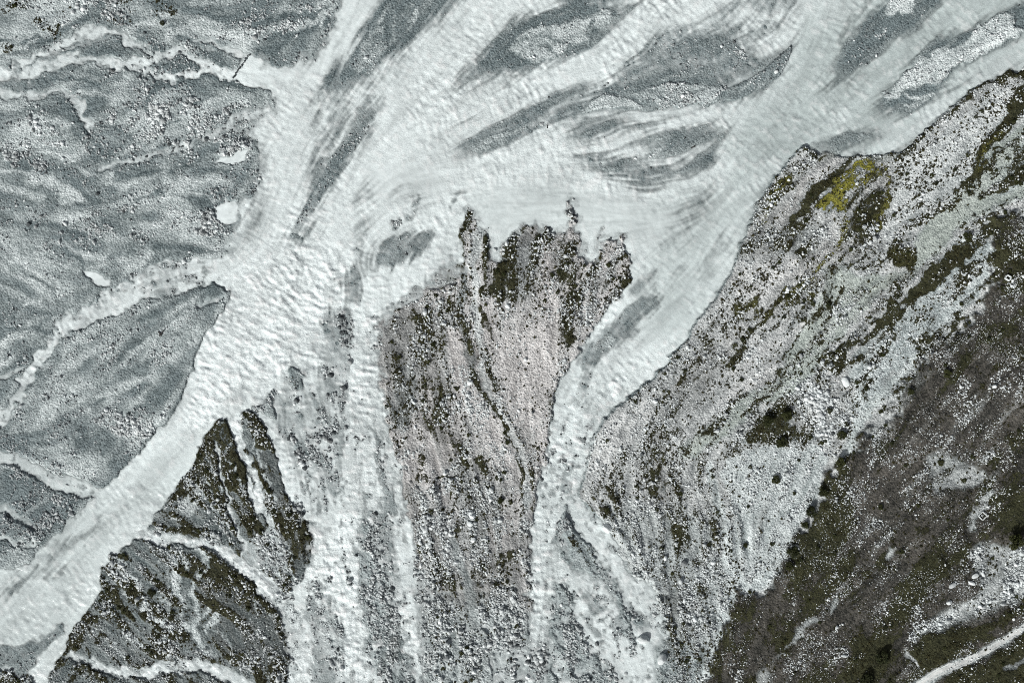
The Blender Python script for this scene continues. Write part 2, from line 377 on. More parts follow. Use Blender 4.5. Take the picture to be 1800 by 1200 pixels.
# whiter, rougher rapids and the calmer grey-green reaches upstream
poly(dict(foam=.25, chop=.45), [(2000,-160),(2000,120),(1800,130),(1600,260),(1440,270),(1380,290),(1330,370),(1290,330),(1300,200),(1400,100),(1440,0),(1470,-160)], f=150, wc=20)
poly(dict(foam=.45, chop=.3), [(1200,330),(1330,330),(1290,470),(1200,600),(1120,560),(1140,440)], f=120, wc=10)
poly(dict(foam=.6, chop=.4), [(-200,880),(160,870),(330,760),(330,850),(180,1010),(120,1130),(-200,1250)], f=120, wc=10)
poly(dict(chop=.12, foam=.75), [(850,330),(1000,330),(1130,360),(1210,400),(1150,430),(1090,405),(960,400),(860,400),(830,360)], f=50, wc=6)
poly(dict(chop=.18), [(640,290),(760,300),(770,330),(690,340),(650,330)], f=40)
poly(dict(chop=1.0, foam=1.0), [(420,470),(520,430),(600,440),(600,560),(540,650),(430,700),(340,750),(360,640)], f=90)
poly(dict(chop=.25), [(600,-160),(660,-160),(665,0),(600,100),(560,130),(480,150),(440,130),(580,70)], f=40)
poly(dict(chop=.8), [(850,120),(900,160),(1030,220),(1140,290),(1060,320),(900,290),(760,220),(740,120),(800,100)], f=60)
poly(dict(chop=1.0), [(600,560),(680,600),(700,900),(730,1200),(590,1200),(540,950),(610,900)], f=40)
poly(dict(chop=1.0, foam=.8), [(1100,640),(1180,600),(1060,740),(1020,880),(980,1200),(930,1200),(940,900),(970,740)], f=40)
# soft sediment veils in the water
for pts, w, D in (([(575,160),(560,210),(555,260),(545,330)],22,.75), ([(470,345),(455,400),(420,430)],30,.78), ([(455,380),(425,420),(400,435)],16,.6),
                  ([(640,330),(640,400),(645,440)],22,.7), ([(700,330),(730,350)],12,.75), ([(1240,330),(1210,380),(1185,430)],22,.7),
                  ([(1205,470),(1180,500)],16,.75), ([(1270,430),(1240,480)],22,.78), ([(1140,12),(1170,0)],22,.6), ([(1250,20),(1300,10)],16,.7),
                  ([(130,955),(160,930),(175,915)],12,.6), ([(95,985),(115,965),(140,945)],14,.55), ([(80,1010),(105,1005)],14,.68), ([(0,1048),(20,1035),(40,1017),(62,1005)],13,.4)):
    stroke(dict(D=D, wet=.85), pts, w=w, f=w * 1.1, st=5)
# ---- bars in the upper river
K_ = dict(f=12, wc=2, wf=1.5, st=3)
poly(shoal(.35), [(640,160),(700,100),(740,70),(800,10),(850,-40),(800,-60),(760,40),(690,110),(630,160)], f=26, st=6)
poly(shoal(.03, sd=.06, wet=.95), [(668,-60),(668,0),(650,25),(632,57),(617,88),(600,110),(585,121),(562,155),(550,182),(558,182),(578,158),(596,164),(625,149),(650,131),(682,109),(724,75),(762,35),(793,6),(830,-60)], f=10, wc=1.5, st=3)
for pts in ([(672,55),(660,68),(645,85)], [(690,20),(692,50),(688,75)], [(690,5),(665,40),(640,80)], [(662,113),(655,123),(640,128)], [(665,85),(655,100),(640,108)], [(732,10),(728,40),(715,62)]):
    stroke(dict(pale=.5, wet=.3, D=.02), pts, w=5, f=7, st=2)
poly(dict(wet=.4, pale=.25, sd=.2, D=.02), [(640,80),(665,62),(665,100),(650,125),(615,125),(612,105)], f=14, st=3)
poly(shoal(.4), [(592,183),(574,212),(570,262),(582,262),(600,220),(612,188)], f=18, st=5)
poly(shoal(.06, wet=.7, sd=.3, pale=.1), [(642,166),(657,168),(663,183),(656,214),(648,238),(625,270),(606,294),(578,338),(548,382),(520,400),(535,368),(552,330),(563,295),(588,272),(612,240),(630,205),(635,185)], f=14, wc=2, st=4)
stroke(dict(D=.5), [(545,400,30),(510,420,20)], f=30, st=5)
# bar with fan-shaped pale core
poly(shoal(.35, sd=.02), [(910,30),(865,72),(825,112),(798,146),(815,150),(850,140),(900,140),(860,120),(880,80)], f=26, st=5)
poly(shoal(.0, sd=.1, wet=.95), [(1040,-40),(985,2),(940,25),(900,48),(862,82),(838,120),(850,130),(900,130),(940,120),(970,112),(1012,101),(1050,85),(1072,60),(1083,34),(1100,12),(1120,-40)], f=11, wc=1.5, st=3)
poly(dict(pale=.75, wet=.05, D=0, sd=.25, H=.2), [(900,88),(925,57),(975,42),(1037,30),(1068,20),(1072,44),(1058,56),(1040,46),(1036,66),(1052,74),(1030,80),(1005,88),(985,104),(955,110),(935,110),(910,97)], f=8, st=2)
stroke(dict(wet=.75, pale=0), [(905,80,3),(940,68,5),(970,70,6),(995,80,6),(1012,102,5)], f=4, st=1)
stroke(dict(wet=.6, pale=0), [(950,85,2),(975,90,4),(985,108,3)], f=4, st=1)
stroke(dict(wet=.7, pale=0), [(1038,40,6),(1034,60,8),(1045,68,6),(1028,88,10),(1022,94,12)], f=6, st=1)
stroke(dict(D=.8), [(1072,48),(1085,30),(1100,8)], w=5, f=8, st=1)
# long bar
poly(shoal(.06, sd=.15, wet=.9), [(1010,148),(962,165),(912,195),(875,220),(838,238),(806,256),(815,266),(845,267),(882,258),(925,242),(960,226),(1000,212),(1024,200),(1024,185),(1045,165)], f=12, st=3)
poly(dict(D=.03, wet=.6, sd=.25, pale=.1), [(830,246),(870,228),(910,215),(930,225),(890,248),(850,260),(825,260)], f=16, st=3)
stroke(dict(D=.7), [(1015,163,10),(985,185,8),(960,207,8),(930,224,5)], f=14, st=3)
poly(shoal(.55), [(800,225),(830,205),(860,190),(830,215),(800,235)], f=16, st=4)
# the broad bar right of the middle
poly(shoal(.14, wet=.9), [(1030,195),(1048,170),(1078,138),(1105,112),(1130,88),(1155,70),(1175,60),(1200,56),(1250,52),(1290,55),(1320,80),(1350,94),(1390,82),(1385,110),(1350,148),(1300,175),(1255,184),(1210,190),(1157,196),(1087,191),(1045,200)], f=16, st=5)
poly(shoal(.05, sd=.2, wet=.7), [(1030,195),(1060,165),(1095,140),(1120,115),(1155,85),(1180,72),(1220,66),(1270,66),(1300,84),(1320,100),(1290,125),(1280,150),(1285,175),(1210,188),(1157,194),(1087,190)], f=14, st=4)
for pts, w, D in (([(1100,150),(1150,125),(1210,112),(1260,115),(1295,132)],10,.5), ([(1290,74),(1312,86),(1345,93),(1392,78)],13,.8), ([(1285,129),(1312,137),(1345,122),(1368,98)],9,.85), ([(1100,125),(1140,105),(1190,95)],12,.4), ([(1060,150),(1090,135)],12,.6)):
    stroke(dict(D=D, wet=.7), pts, w=w, f=9, st=3)
poly(dict(pale=.85, wet=0, D=0, sd=.1, H=.3), [(1022,202),(1038,181),(1062,168),(1093,171),(1115,180),(1132,192),(1100,191),(1075,191),(1045,196)], f=3, wc=.5, wf=1)
poly(dict(pale=.55, wet=.1, D=0, sd=.6, H=.3), [(1120,166),(1162,148),(1190,146),(1225,151),(1250,156),(1283,153),(1266,174),(1255,183),(1210,188),(1160,193),(1140,186)], f=10, st=3)
for pts in ([(1124,170),(1140,180),(1157,192)], [(1140,160),(1165,172)], [(1180,160),(1200,175),(1215,185)], [(1260,178),(1275,165)]):
    stroke(dict(wet=.7, pale=0), pts, w=4, f=4, st=1)
poly(dict(pale=.5, D=0, sd=.55), [(1270,80),(1290,78),(1318,100),(1300,106),(1275,96)], f=8, st=2)
poly(land(H=.3, pale=.15, wet=.55, sd=.12), [(1392,83),(1386,104),(1376,125),(1352,144),(1302,173),(1276,174),(1287,152),(1320,138),(1345,118),(1367,98),(1382,86)], f=4, wc=.5, wf=1)
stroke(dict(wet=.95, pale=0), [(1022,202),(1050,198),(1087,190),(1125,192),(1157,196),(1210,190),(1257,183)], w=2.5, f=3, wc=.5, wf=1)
stroke(dict(pale=1, wet=0), [(1391,90),(1383,108),(1372,128)], w=2, f=3, wc=.5, wf=1)
# lower bars of the middle river
poly(shoal(.15, wet=.95), [(1000,236),(1025,220),(1062,214),(1112,217),(1162,217),(1190,216),(1150,226),(1112,229),(1075,236),(1025,244)], f=12, st=4)
stroke(dict(D=.55, wet=.85), [(1085,262,16),(1130,246,14),(1165,237,10),(1195,227,6)], f=12, st=4)
poly(shoal(.06, wet=.65, sd=.2), [(1137,271),(1160,248),(1185,231),(1212,224),(1267,223),(1280,226),(1268,242),(1220,261),(1190,268),(1155,276)], f=7, st=2)
poly(dict(pale=.8, wet=0, sd=.6), [(1140,270),(1158,258),(1172,256),(1165,268),(1148,275)], f=6)
poly(shoal(.22, wet=.95), [(1015,272),(1080,267),(1140,279),(1180,288),(1215,292),(1190,308),(1150,325),(1120,330),(1093,310),(1058,296)], f=24, st=6)
poly(shoal(.0, sd=.04, wet=.95), [(1271,256),(1263,272),(1246,290),(1212,303),(1170,315),(1195,299),(1210,286),(1236,272)], f=9, st=2)
# top edge bars
poly(shoal(.2, sd=.02), [(1275,9),(1320,-4),(1340,-60),(1420,-60),(1402,-2),(1381,13),(1350,20),(1310,17)], f=8, st=2)
poly(shoal(.35, sd=0), [(1405,26),(1384,48),(1347,62),(1300,60),(1262,55),(1320,50),(1360,36)], f=18, st=3)
poly(shoal(.45, sd=0), [(1035,5),(1100,-5),(1110,15),(1085,25),(1060,12)], f=14, st=3)
poly(shoal(.0, sd=.08, wet=1.), [(1580,-60),(1565,0),(1557,14),(1525,30),(1505,57),(1485,90),(1462,128),(1455,140),(1490,133),(1525,114),(1544,104),(1541,94),(1575,66),(1597,54),(1625,32),(1660,8),(1690,-60)], f=11, st=3)
poly(shoal(.6, sd=0), [(1462,125),(1440,160),(1490,150),(1520,130)], f=20, st=5)
stroke(dict(D=.4), [(1530,0),(1505,40),(1490,70)], w=16, f=18, st=3)
poly(dict(pale=.95, wet=0, D=0, sd=.4, H=.2), [(1590,-60),(1570,0),(1562,24),(1575,29),(1595,22),(1608,6),(1630,-60)], f=6, st=1)
stroke(dict(pale=.6, wet=.1, sd=.5), [(1535,66,3),(1548,60,7),(1560,52,3)], f=6)
poly(shoal(.0, sd=.1, wet=1.), [(1557,167),(1582,136),(1610,103),(1637,80),(1662,62),(1692,51),(1712,49),(1750,27),(1775,15),(1800,5),(1900,-30),(1920,20),(1800,52),(1775,76),(1737,95),(1712,110),(1682,120),(1665,135),(1660,150),(1645,170),(1625,187),(1600,200),(1562,197),(1537,187),(1545,178)], f=7, wc=.8, st=1.5)
poly(dict(pale=.95, wet=0, D=0, sd=.5, H=.35, ss=.8), [(1557,168),(1582,137),(1612,105),(1632,100),(1652,88),(1685,80),(1715,52),(1755,28),(1778,32),(1778,50),(1800,55),(1760,76),(1715,104),(1680,116),(1660,133),(1652,149),(1620,150),(1590,158),(1570,174)], f=6, wc=.8, st=2)
stroke(dict(pale=.85, wet=0, D=0, sd=.4), [(1595,162,6),(1620,168,8),(1645,168,5)], f=6)
stroke(dict(pale=.8, wet=0, D=0, sd=.4), [(1585,180,3),(1605,186,8),(1628,177,6)], f=6)
stroke(dict(D=.6), [(1640,185),(1670,160),(1700,140)], w=6, f=10, st=1)
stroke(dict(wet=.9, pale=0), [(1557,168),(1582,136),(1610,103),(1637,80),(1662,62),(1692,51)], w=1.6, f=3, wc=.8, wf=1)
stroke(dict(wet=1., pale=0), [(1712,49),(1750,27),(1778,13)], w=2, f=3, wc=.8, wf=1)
poly(shoal(.05, sd=.02, wet=1.), [(1430,250),(1455,242),(1480,234),(1500,230),(1530,234),(1556,241),(1530,242),(1505,243),(1514,250),(1485,257),(1455,256)], f=10, wc=1)
# currents smear the soft shoals along the flow; dry cores keep their edges
up = np.clip((470 - GY) / 60, 0, 1) * np.clip((GX - 540 + (GY - 150) * .35) / 40, 0, 1)
dry = blur(((F['H'] > .15) | (F['pale'] > .45)).astype(np.float32), 1) * (F['D'] < .9)
SM = lic(F['D'], DXF, DYF, 14, raw=True)
SMW = lic(F['wet'], DXF, DYF, 14, raw=True)
wgt = up * (1 - np.clip(dry * 1.5, 0, 1))
F['D'] += (np.minimum(SM, F['D'] + .35) - F['D']) * wgt * .7
md = np.clip(4 * F['D'] * (1 - F['D']), 0, 1)
F['D'] += wgt * md * (.10 * STR1 + .10 * STRM)
F['D'] -= wgt * np.clip(STRL * .5 + STRM * .35 - .25, 0, 1.5) * .22 * (F['D'] > .5)
np.clip(F['D'], 0, 1, out=F['D'])
# ---- shoals around the bend and the head of the central fan
poly(shoal(.45, sd=.05), [(786,368),(798,344),(820,336),(826,341),(808,349),(793,372)], f=8, st=2)
poly(shoal(.2, sd=.1, wet=.7), [(661,464),(680,430),(708,416),(750,402),(757,418),(740,444),(710,470),(680,474)], f=12, st=4)
stroke(dict(D=.25, sd=.9, wet=.6, ss=1.2), [(716,388,8),(728,368,5),(738,345,4)], f=6, st=2)
poly(dict(D=.15, sd=.9, wet=.5, ss=1.3), [(688,388),(703,384),(706,398),(697,410),(690,402)], f=6, st=2)
poly(shoal(.35, sd=.5), [(590,486),(612,484),(626,455),(636,480),(634,520),(618,538),(607,516),(600,498)], f=12, st=5)
poly(shoal(.35, sd=.85, ss=1.2), [(562,575),(570,553),(595,545),(617,550),(623,578),(618,605),(616,640),(600,655),(590,630),(575,612)], f=12, st=5)
stroke(dict(D=.6, sd=.4), [(640,400),(640,440),(650,470)], w=16, f=16, st=6)
# rocky delta between the main channel and the middle streams
poly(dict(D=.62, sd=.8, wet=.6, ss=1.2, H=.1, pale=.6), [(505,662),(513,650),(526,655),(540,690),(560,645),(548,605),(600,600),(614,612),(612,645),(597,690),(592,720),(602,760),(592,800),(586,862),(565,900),(545,862),(520,832),(500,790),(482,745),(470,722),(474,690),(483,697)], f=14, st=7)
for pts, w, D in (([(566,650),(580,680),(597,708)],15,.3), ([(562,722),(585,742),(590,770)],20,.3), ([(535,790),(560,810),(585,850)],28,.25), ([(480,735),(510,770),(530,800)],14,.3), ([(545,700),(560,720)],12,.2), ([(540,860),(560,890)],16,.4)):
    stroke(dict(D=D, sd=.9, wet=.6, pale=.3), pts, w=w, f=12, st=6)
poly(land(H=.4, wet=.5, moss=.15, pale=.1, sd=.7), [(507,668),(510,653),(518,650),(530,662),(529,676),(520,690),(510,688)], f=6, st=2)
poly(land(H=.35, wet=.35, pale=.3, sd=.8), [(441,712),(455,706),(470,704),(472,690),(477,692),(479,712),(482,735),(470,738),(455,728)], f=6, st=2)
# ---- lower-left vegetated islands
TRI = [(367,757),(378,742),(386,736),(397,741),(406,760),(416,790),(428,815),(442,850),(452,880),(462,905),(440,880),(424,735),(428,722),(442,718),(452,730),(472,760),(481,790),(495,837),(510,875),(523,897),(541,920),(550,942),(552,960),(545,985),(535,1010),(522,1030),(505,1040),(485,1050),(492,1078),(505,1108),(508,1150),(505,1200),(505,1360),(70,1360),(84,1200),(105,1156),(120,1125),(131,1100),(155,1065),(170,1045),(178,1015),(181,1000),(196,976),(212,965),(242,945),(258,932),(268,912),(278,898),(313,850),(333,825),(346,797),(357,768)]
poly(land(H=.3, wet=.35, pale=.08, moss=.26, sd=.45, tuft=.3, heath=.2), TRI, f=4, wc=0, wf=1.8)
stroke(water(D=.95, foam=1, wid=8, chop=1), [(408,738,20),(420,770,16),(427,800,13),(445,835,14),(455,862,18),(460,890,16),(472,915,14),(487,938,14)], f=5, wf=2.5, st=1)
poly(dict(moss=.85, pale=.05, tuft=.85, sd=.4), [(367,757),(386,736),(397,741),(408,765),(420,800),(435,840),(450,885),(440,905),(420,880),(400,860),(370,850),(345,830),(350,795)], f=10)
poly(dict(moss=.86, pale=.1, tuft=.85, sd=.35), [(424,733),(428,722),(442,718),(452,730),(472,760),(480,795),(470,800),(450,790),(436,765)], f=10)
poly(dict(moss=.42, wet=.4, pale=.1, tuft=.4, heath=.45), [(450,795),(480,800),(495,838),(525,897),(548,950),(540,990),(515,1000),(510,940),(480,880),(455,830)], f=12)
poly(dict(moss=.75, tuft=.9), [(490,880),(520,895),(540,918),(530,940),(505,940),(495,905)], f=12)
stroke(dict(moss=.8, tuft=.9), [(440,790),(452,825),(465,845)], w=10, f=8)
stroke(dict(moss=.6, tuft=.8), [(312,850),(335,850),(352,860),(375,880),(395,910),(415,940)], w=16, f=12)
stroke(dict(moss=.7, tuft=.9), [(385,840),(395,880),(412,920),(425,950)], w=12, f=8)
stroke(dict(moss=.6, tuft=.8), [(280,925),(310,935),(335,930),(350,935)], w=10, f=8)
poly(dict(pale=.95, wet=0, sd=.7, moss=.1, tuft=.15), [(325,840),(350,850),(355,870),(350,895),(330,905),(315,890),(322,870)], f=10, st=2)
poly(dict(D=.3, pale=1., wet=0, sd=.9, ss=1.3, moss=.05, tuft=0, heath=0), [(432,950),(450,945),(487,932),(507,945),(506,980),(507,1005),(487,1026),(462,1006),(432,995)], f=10, st=3)
stroke(water(D=.95, foam=1, wid=8, chop=.8), [(378,775,3),(387,810,4),(393,865,4),(405,897,5),(422,937,6),(432,955,6),(430,977,4)], f=4, wf=2)
stroke(water(D=.97, foam=1, wid=8, chop=.9), [(250,938,20),(287,950,22),(312,950,14),(350,950,13),(375,955,14),(400,972,19),(425,995,21),(450,1018,24),(482,1045,30),(507,1066,36),(520,1090,30),(525,1125,34),(532,1175,40),(536,1360,40)], f=7, st=3)
poly(dict(moss=.85, tuft=1., pale=0, sd=.2), [(368,985),(385,975),(405,990),(430,1010),(450,1030),(478,1050),(484,1070),(470,1076),(440,1052),(410,1032),(380,1022),(365,1008)], f=8)
poly(dict(moss=.35, heath=.45, wet=.3, sd=.6, ss=.8, tuft=.25), [(355,1020),(380,1025),(410,1036),(440,1056),(470,1080),(490,1090),(503,1120),(503,1160),(440,1170),(400,1150),(370,1120),(380,1080),(360,1050)], f=14)
for pts in ([(347,961,6),(360,967,8),(364,982,8),(360,1000,8),(350,1013,7),(345,1027,5),(346,1050,4),(350,1075,5),(337,1097,12),(342,1117,10),(352,1137,9),(370,1147,6)],
            [(317,968,5),(326,983,6),(335,1000,4)], [(302,972,8),(310,1000,13),(310,1030,10),(320,1054,8)], [(360,1080,3),(366,1066,5),(374,1062,6),(377,1075,7),(370,1094,7),(362,1100,3)],
            [(212,980,8),(225,1007,12),(245,1032,9),(252,1055,9),(262,1080,12),(287,1095,16),(325,1097,14)], [(212,1090,8),(225,1114,10),(245,1135,8),(262,1152,6)], [(192,1018,6),(202,1030,5)]):
    stroke(dict(pale=1.0, wet=0, sd=.8, moss=0, tuft=0, heath=0), [(p[0], p[1], p[2] + 3) for p in pts], f=6, wf=2.5, st=1.5)
stroke(water(D=.88, foam=1, wid=8, sd=.8), [(128,1148,8),(155,1160,10),(180,1174,13),(205,1183,14),(237,1187,18),(275,1176,20),(312,1171,22),(350,1170,20),(387,1180,20),(420,1195,26),(450,1230,30)], f=8, st=3)
for pts, w in (([(195,1028),(205,1050),(216,1066),(235,1076),(250,1082)],13), ([(200,972),(215,976),(235,985)],10), ([(180,1000),(190,1008)],12), ([(320,985),(322,1010),(324,1020)],12), ([(270,1105),(300,1110),(320,1118)],14), ([(405,1120),(412,1140)],8), ([(140,1090),(170,1085),(185,1078)],14), ([(100,1160),(140,1170),(170,1175)],8)):
    stroke(dict(moss=.75, tuft=.9, pale=0), pts, w=w, f=9)
poly(dict(moss=.06, tuft=.08, wet=.35, pale=.05, sd=.3), [(225,955),(250,950),(275,970),(280,1000),(262,1000),(235,980)], f=10)
poly(dict(moss=.06, tuft=.1, wet=.3, pale=.1, sd=.4), [(150,1110),(190,1095),(230,1130),(260,1160),(220,1175),(170,1155)], f=12)
for pts in ([(362,790,2),(372,830,4),(380,870,3)], [(400,790,2),(412,830,4),(425,870,3)], [(352,840,3),(368,875,5),(385,905,4),(400,935,3)], [(440,760,2),(452,800,4),(470,850,5),(485,890,4)], [(300,905,4),(325,920,6),(350,925,4)], [(470,880,3),(488,910,6),(500,935,5)], [(200,1000,3),(218,1030,5),(232,1055,4)], [(235,985,3),(262,1015,4),(285,1045,5),(300,1075,4)], [(280,965,3),(290,1000,5),(300,1040,4)], [(390,1010,2),(420,1040,3),(450,1075,3)], [(330,1040,3),(322,1070,5),(318,1095,6)], [(170,1100,3),(195,1125,5),(215,1150,5)], [(270,1110,3),(290,1135,5),(305,1165,5)], [(380,1100,3),(400,1130,4),(410,1165,4)], [(440,1090,2),(460,1125,3),(470,1165,3)], [(500,960,3),(515,985,5),(520,1015,6)]):
    stroke(dict(pale=1., wet=0, sd=.85, moss=0, tuft=0, heath=0), pts, f=5, wc=3, wf=4, st=1.5)
# bottom-left corner
poly(shoal(.12, wet=.6, sd=.15), [(-200,1150),(0,1138),(50,1133),(85,1119),(107,1094),(116,1094),(102,1120),(77,1140),(66,1160),(50,1180),(20,1186),(0,1172),(-200,1190)], f=6, st=1)
stroke(dict(wet=1., D=.2), [(-60,1140),(0,1138),(50,1132),(85,1118),(105,1098)], w=6, f=8, st=1)
poly(land(H=.4, pale=.5, sd=.7, tuft=.4, moss=.2), [(-200,1200),(0,1178),(20,1188),(48,1184),(60,1200),(60,1360),(-200,1360)], f=8, st=3)
# ---- stony strips between the streams at the bottom
poly(land(H=.2, wet=.3, pale=.38, sd=.85, ss=1.15), [(641,898),(660,898),(685,915),(695,945),(697,1000),(697,1040),(702,1075),(707,1112),(715,1155),(722,1187),(730,1360),(668,1360),(660,1187),(650,1162),(641,1137),(635,1095),(626,1055),(628,1020),(633,982),(633,950),(630,920)], f=5, wf=3, st=1.5)
stroke(dict(D=.15, sd=.9, wet=.5, pale=.3), [(655,750,5),(664,800,14),(678,850,22),(684,895,26)], f=10, st=4)
stroke(dict(D=.35, sd=.8, wet=.5, pale=.3), [(600,690,6),(602,740,10),(596,800,14),(588,860,14)], f=12, st=5)
stroke(dict(D=.5, sd=.5, wet=.5), [(632,820,4),(640,870,10),(645,900,12)], f=14, st=5)
poly(dict(D=.5, sd=.5), [(660,900),(695,930),(690,1000),(680,1020),(670,960)], f=20, st=5, op=.6)
poly(land(H=.15, D=.35, wet=.2, sd=.85, pale=.6, ss=1.15), [(550,1018),(563,1030),(576,1056),(590,1086),(600,1112),(607,1142),(606,1165),(602,1200),(602,1360),(548,1360),(550,1175),(547,1140),(540,1100),(534,1075),(542,1050)], f=8, st=4)
poly(dict(D=.75), [(560,1110),(585,1120),(580,1150),(560,1150)], f=14, st=4)
# islands in the right-hand stream at the bottom
poly(land(H=.35, wet=.35, pale=.22, sd=.6), [(998,884),(1010,914),(1035,942),(1050,967),(1063,992),(1081,1020),(1100,1060),(1116,1080),(1121,1107),(1122,1137),(1110,1140),(1095,1117),(1087,1087),(1075,1055),(1055,1025),(1030,1005),(1005,995),(985,973),(972,960),(975,935),(986,912)], f=6, wf=2.5, st=2)
poly(dict(moss=.5, tuft=.3), [(1008,945),(1025,945),(1045,965),(1058,985),(1045,990),(1022,970)], f=12)
poly(dict(D=.4), [(985,940),(1000,945),(1000,975),(985,965)], f=12, st=2)
poly(land(H=.35, wet=.25, pale=.28, sd=.65), [(972,1023),(986,1030),(1000,1050),(1006,1080),(1026,1115),(1051,1140),(1076,1165),(1083,1187),(1096,1360),(958,1360),(962,1190),(967,1135),(970,1100),(970,1062)], f=6, wf=2, st=2)
stroke(dict(wet=.8), [(1006,1080),(1026,1115),(1051,1140),(1076,1165)], w=5, f=5)
stroke(water(D=.9, wid=1, foam=.8), [(962,1130,16),(975,1155,13),(985,1182,12),(1000,1205,14),(1010,1260,14)], f=6, st=2)
stroke(dict(D=.4, sd=.6, wet=.6), [(1018,1042,14),(1040,1062,24),(1035,1085,18),(1052,1108,16)], f=12, st=5)
poly(dict(D=.45, sd=.3, wet=.6), [(1105,1075),(1130,1070),(1150,1090),(1140,1108),(1120,1100)], f=12, st=3)
# ---- the central fan
FAN = [(820,374),(834,372),(842,392),(858,402),(864,430),(868,452),(877,445),(890,420),(906,400),(925,395),(948,398),(965,408),(985,405),(1000,400),(998,372),(988,358),(1000,354),(1011,362),(1014,400),(1018,430),(1024,450),(1040,458),(1050,452),(1054,430),(1055,400),(1059,402),(1060,425),(1085,424),(1098,410),(1100,420),(1108,466),(1104,500),(1067,547),(1018,617),(984,667),(970,733),(962,795),(958,818),(946,860),(937,900),(932,953),(933,1000),(937,1067),(935,1120),(925,1200),(920,1360),(748,1360),(742,1187),(737,1162),(734,1125),(733,1060),(732,1020),(727,960),(717,900),(709,843),(699,805),(690,780),(680,735),(669,680),(662,620),(659,590),(670,557),(697,546),(720,512),(758,502),(762,480),(780,474),(813,461),(812,420)]
poly(land(H=.35, pale=.78, warm=1, wet=.08, sd=.36, ss=.9, moss=.13, tuft=.34), FAN, f=6, wc=0, wf=3, st=1, sub=2)
poly(dict(D=.5, moss=.3), [(760,500),(762,476),(812,462),(820,480),(790,500)], f=14, st=4, op=.8)
poly(dict(D=.3, wet=.5, moss=0), [(697,545),(702,528),(725,512),(742,510),(738,522),(715,538)], f=5)
poly(dict(wet=.35, pale=.4, moss=.25, sd=.35), [(895,440),(930,430),(935,500),(905,525),(885,500)], f=16)
for pts in ([(815,380),(826,370),(840,388),(856,402)], [(862,425),(868,450),(880,440),(905,402),(930,394),(965,406),(998,400)], [(990,356),(1004,354),(1013,375),(1016,420),(1026,452),(1048,455),(1056,420)], [(1058,402),(1062,424),(1086,424),(1099,412)], [(660,590),(672,557),(698,546),(722,512),(760,500),(765,480),(812,462)]):
    stroke(dict(D=.5, pale=.7, wet=.2, H=.1, sd=.5, moss=.1), pts, w=5, f=13, wc=1, wf=6)
MB = dict(moss=.85, tuft=.7, pale=.2)
stroke(MB, [(822,386,18),(813,430,11),(814,480,11),(811,520,13),(815,560,16),(821,600,15),(829,640,14),(842,680,12),(861,710,12),(881,740,11),(899,770,9),(912,800,8),(917,830,7),(919,875,6)], f=7)
stroke(dict(pale=1., moss=0, tuft=.04, sd=.15, warm=.3), [(846,402,14),(838,440,18),(831,470,16),(836,520,13),(841,570,12),(845,620,11),(848,660,10),(865,700,8),(886,740,9),(911,782,9),(926,822,12),(925,860,11),(921,892,8)], f=5)
stroke(dict(moss=.6, tuft=.6), [(856,412,6),(852,470,8),(849,540,9),(860,590,9),(857,650,9),(870,690,6)], f=8)
stroke(dict(moss=.55, tuft=.5), [(935,830,8),(936,860,7),(930,900,6)], f=6)
poly(dict(moss=.42, tuft=.5, pale=.5), [(905,402),(950,402),(1000,425),(1012,442),(1002,480),(992,520),(1000,600),(985,560),(962,500),(930,525),(880,522),(865,500),(880,440)], f=22)
poly(dict(moss=.75, tuft=.8), [(862,485),(890,455),(888,500),(880,524),(862,518)], f=14)
stroke(dict(moss=.65, tuft=.7), [(938,405),(934,450),(930,500)], w=10, f=12)
stroke(dict(moss=.65, tuft=.7), [(950,410,14),(985,430,20),(1000,470,26),(1010,510,24),(1002,560,14),(1004,600,8)], f=18)
stroke(dict(moss=.55, tuft=.6), [(1052,455,14),(1040,500,20),(1020,540,14)], f=16)
stroke(dict(moss=.5, tuft=.6), [(1095,430),(1104,465),(1100,495)], w=12, f=8)
poly(dict(pale=1., moss=.03, tuft=.12), [(945,430),(965,440),(985,500),(985,560),(960,560),(955,490)], f=14)
poly(dict(pale=1., moss=.02, tuft=.10, warm=1.2, sd=.2), [(880,590),(940,570),(985,600),(975,650),(950,700),(940,760),(910,740),(890,680),(870,630)], f=30)
poly(dict(moss=.42, tuft=.5, pale=.5), [(664,600),(700,552),(760,542),(802,532),(808,600),(795,650),(790,690),(760,720),(740,665),(700,645),(668,660)], f=18)
stroke(dict(moss=.65, tuft=.7), [(748,560,14),(745,600,16),(735,650,14),(730,700,10),(748,740,14),(772,770,10)], f=12)
poly(dict(moss=.85, tuft=.9), [(762,602),(785,632),(796,680),(786,702),(766,700),(760,650)], f=12)
stroke(dict(moss=.65, tuft=.7), [(758,715,14),(790,758,14),(815,800,14),(822,822,10)], f=12)
poly(dict(tuft=.75, moss=.34, ym=.06), [(664,590),(705,548),(765,535),(812,480),(830,560),(835,640),(800,700),(790,760),(740,740),(700,720),(675,660)], f=40, op=.8)
poly(dict(tuft=.75), [(868,470),(905,402),(950,402),(1010,440),(1060,460),(1100,430),(1105,490),(1060,545),(1010,560),(960,540),(900,540)], f=40, op=.8)
stroke(dict(pale=1., moss=.02, tuft=.05, sd=.7), [(798,585,26),(805,640,26),(825,700,28),(855,750,30),(880,800,26),(895,850,16)], f=14)
poly(dict(wet=.3, pale=.4, moss=.15, sd=.3), [(695,640),(728,640),(732,690),(720,740),(700,755),(680,720)], f=18)
poly(dict(pale=.55, sd=.8, ss=1.25, wet=.15), [(700,800),(760,790),(930,870),(935,1000),(925,1200),(745,1200),(735,1050),(715,900)], f=50)
poly(dict(moss=.03, pale=.8, sd=.15, tuft=.06), [(700,845),(750,860),(790,790),(770,760),(740,780),(720,800)], f=20)
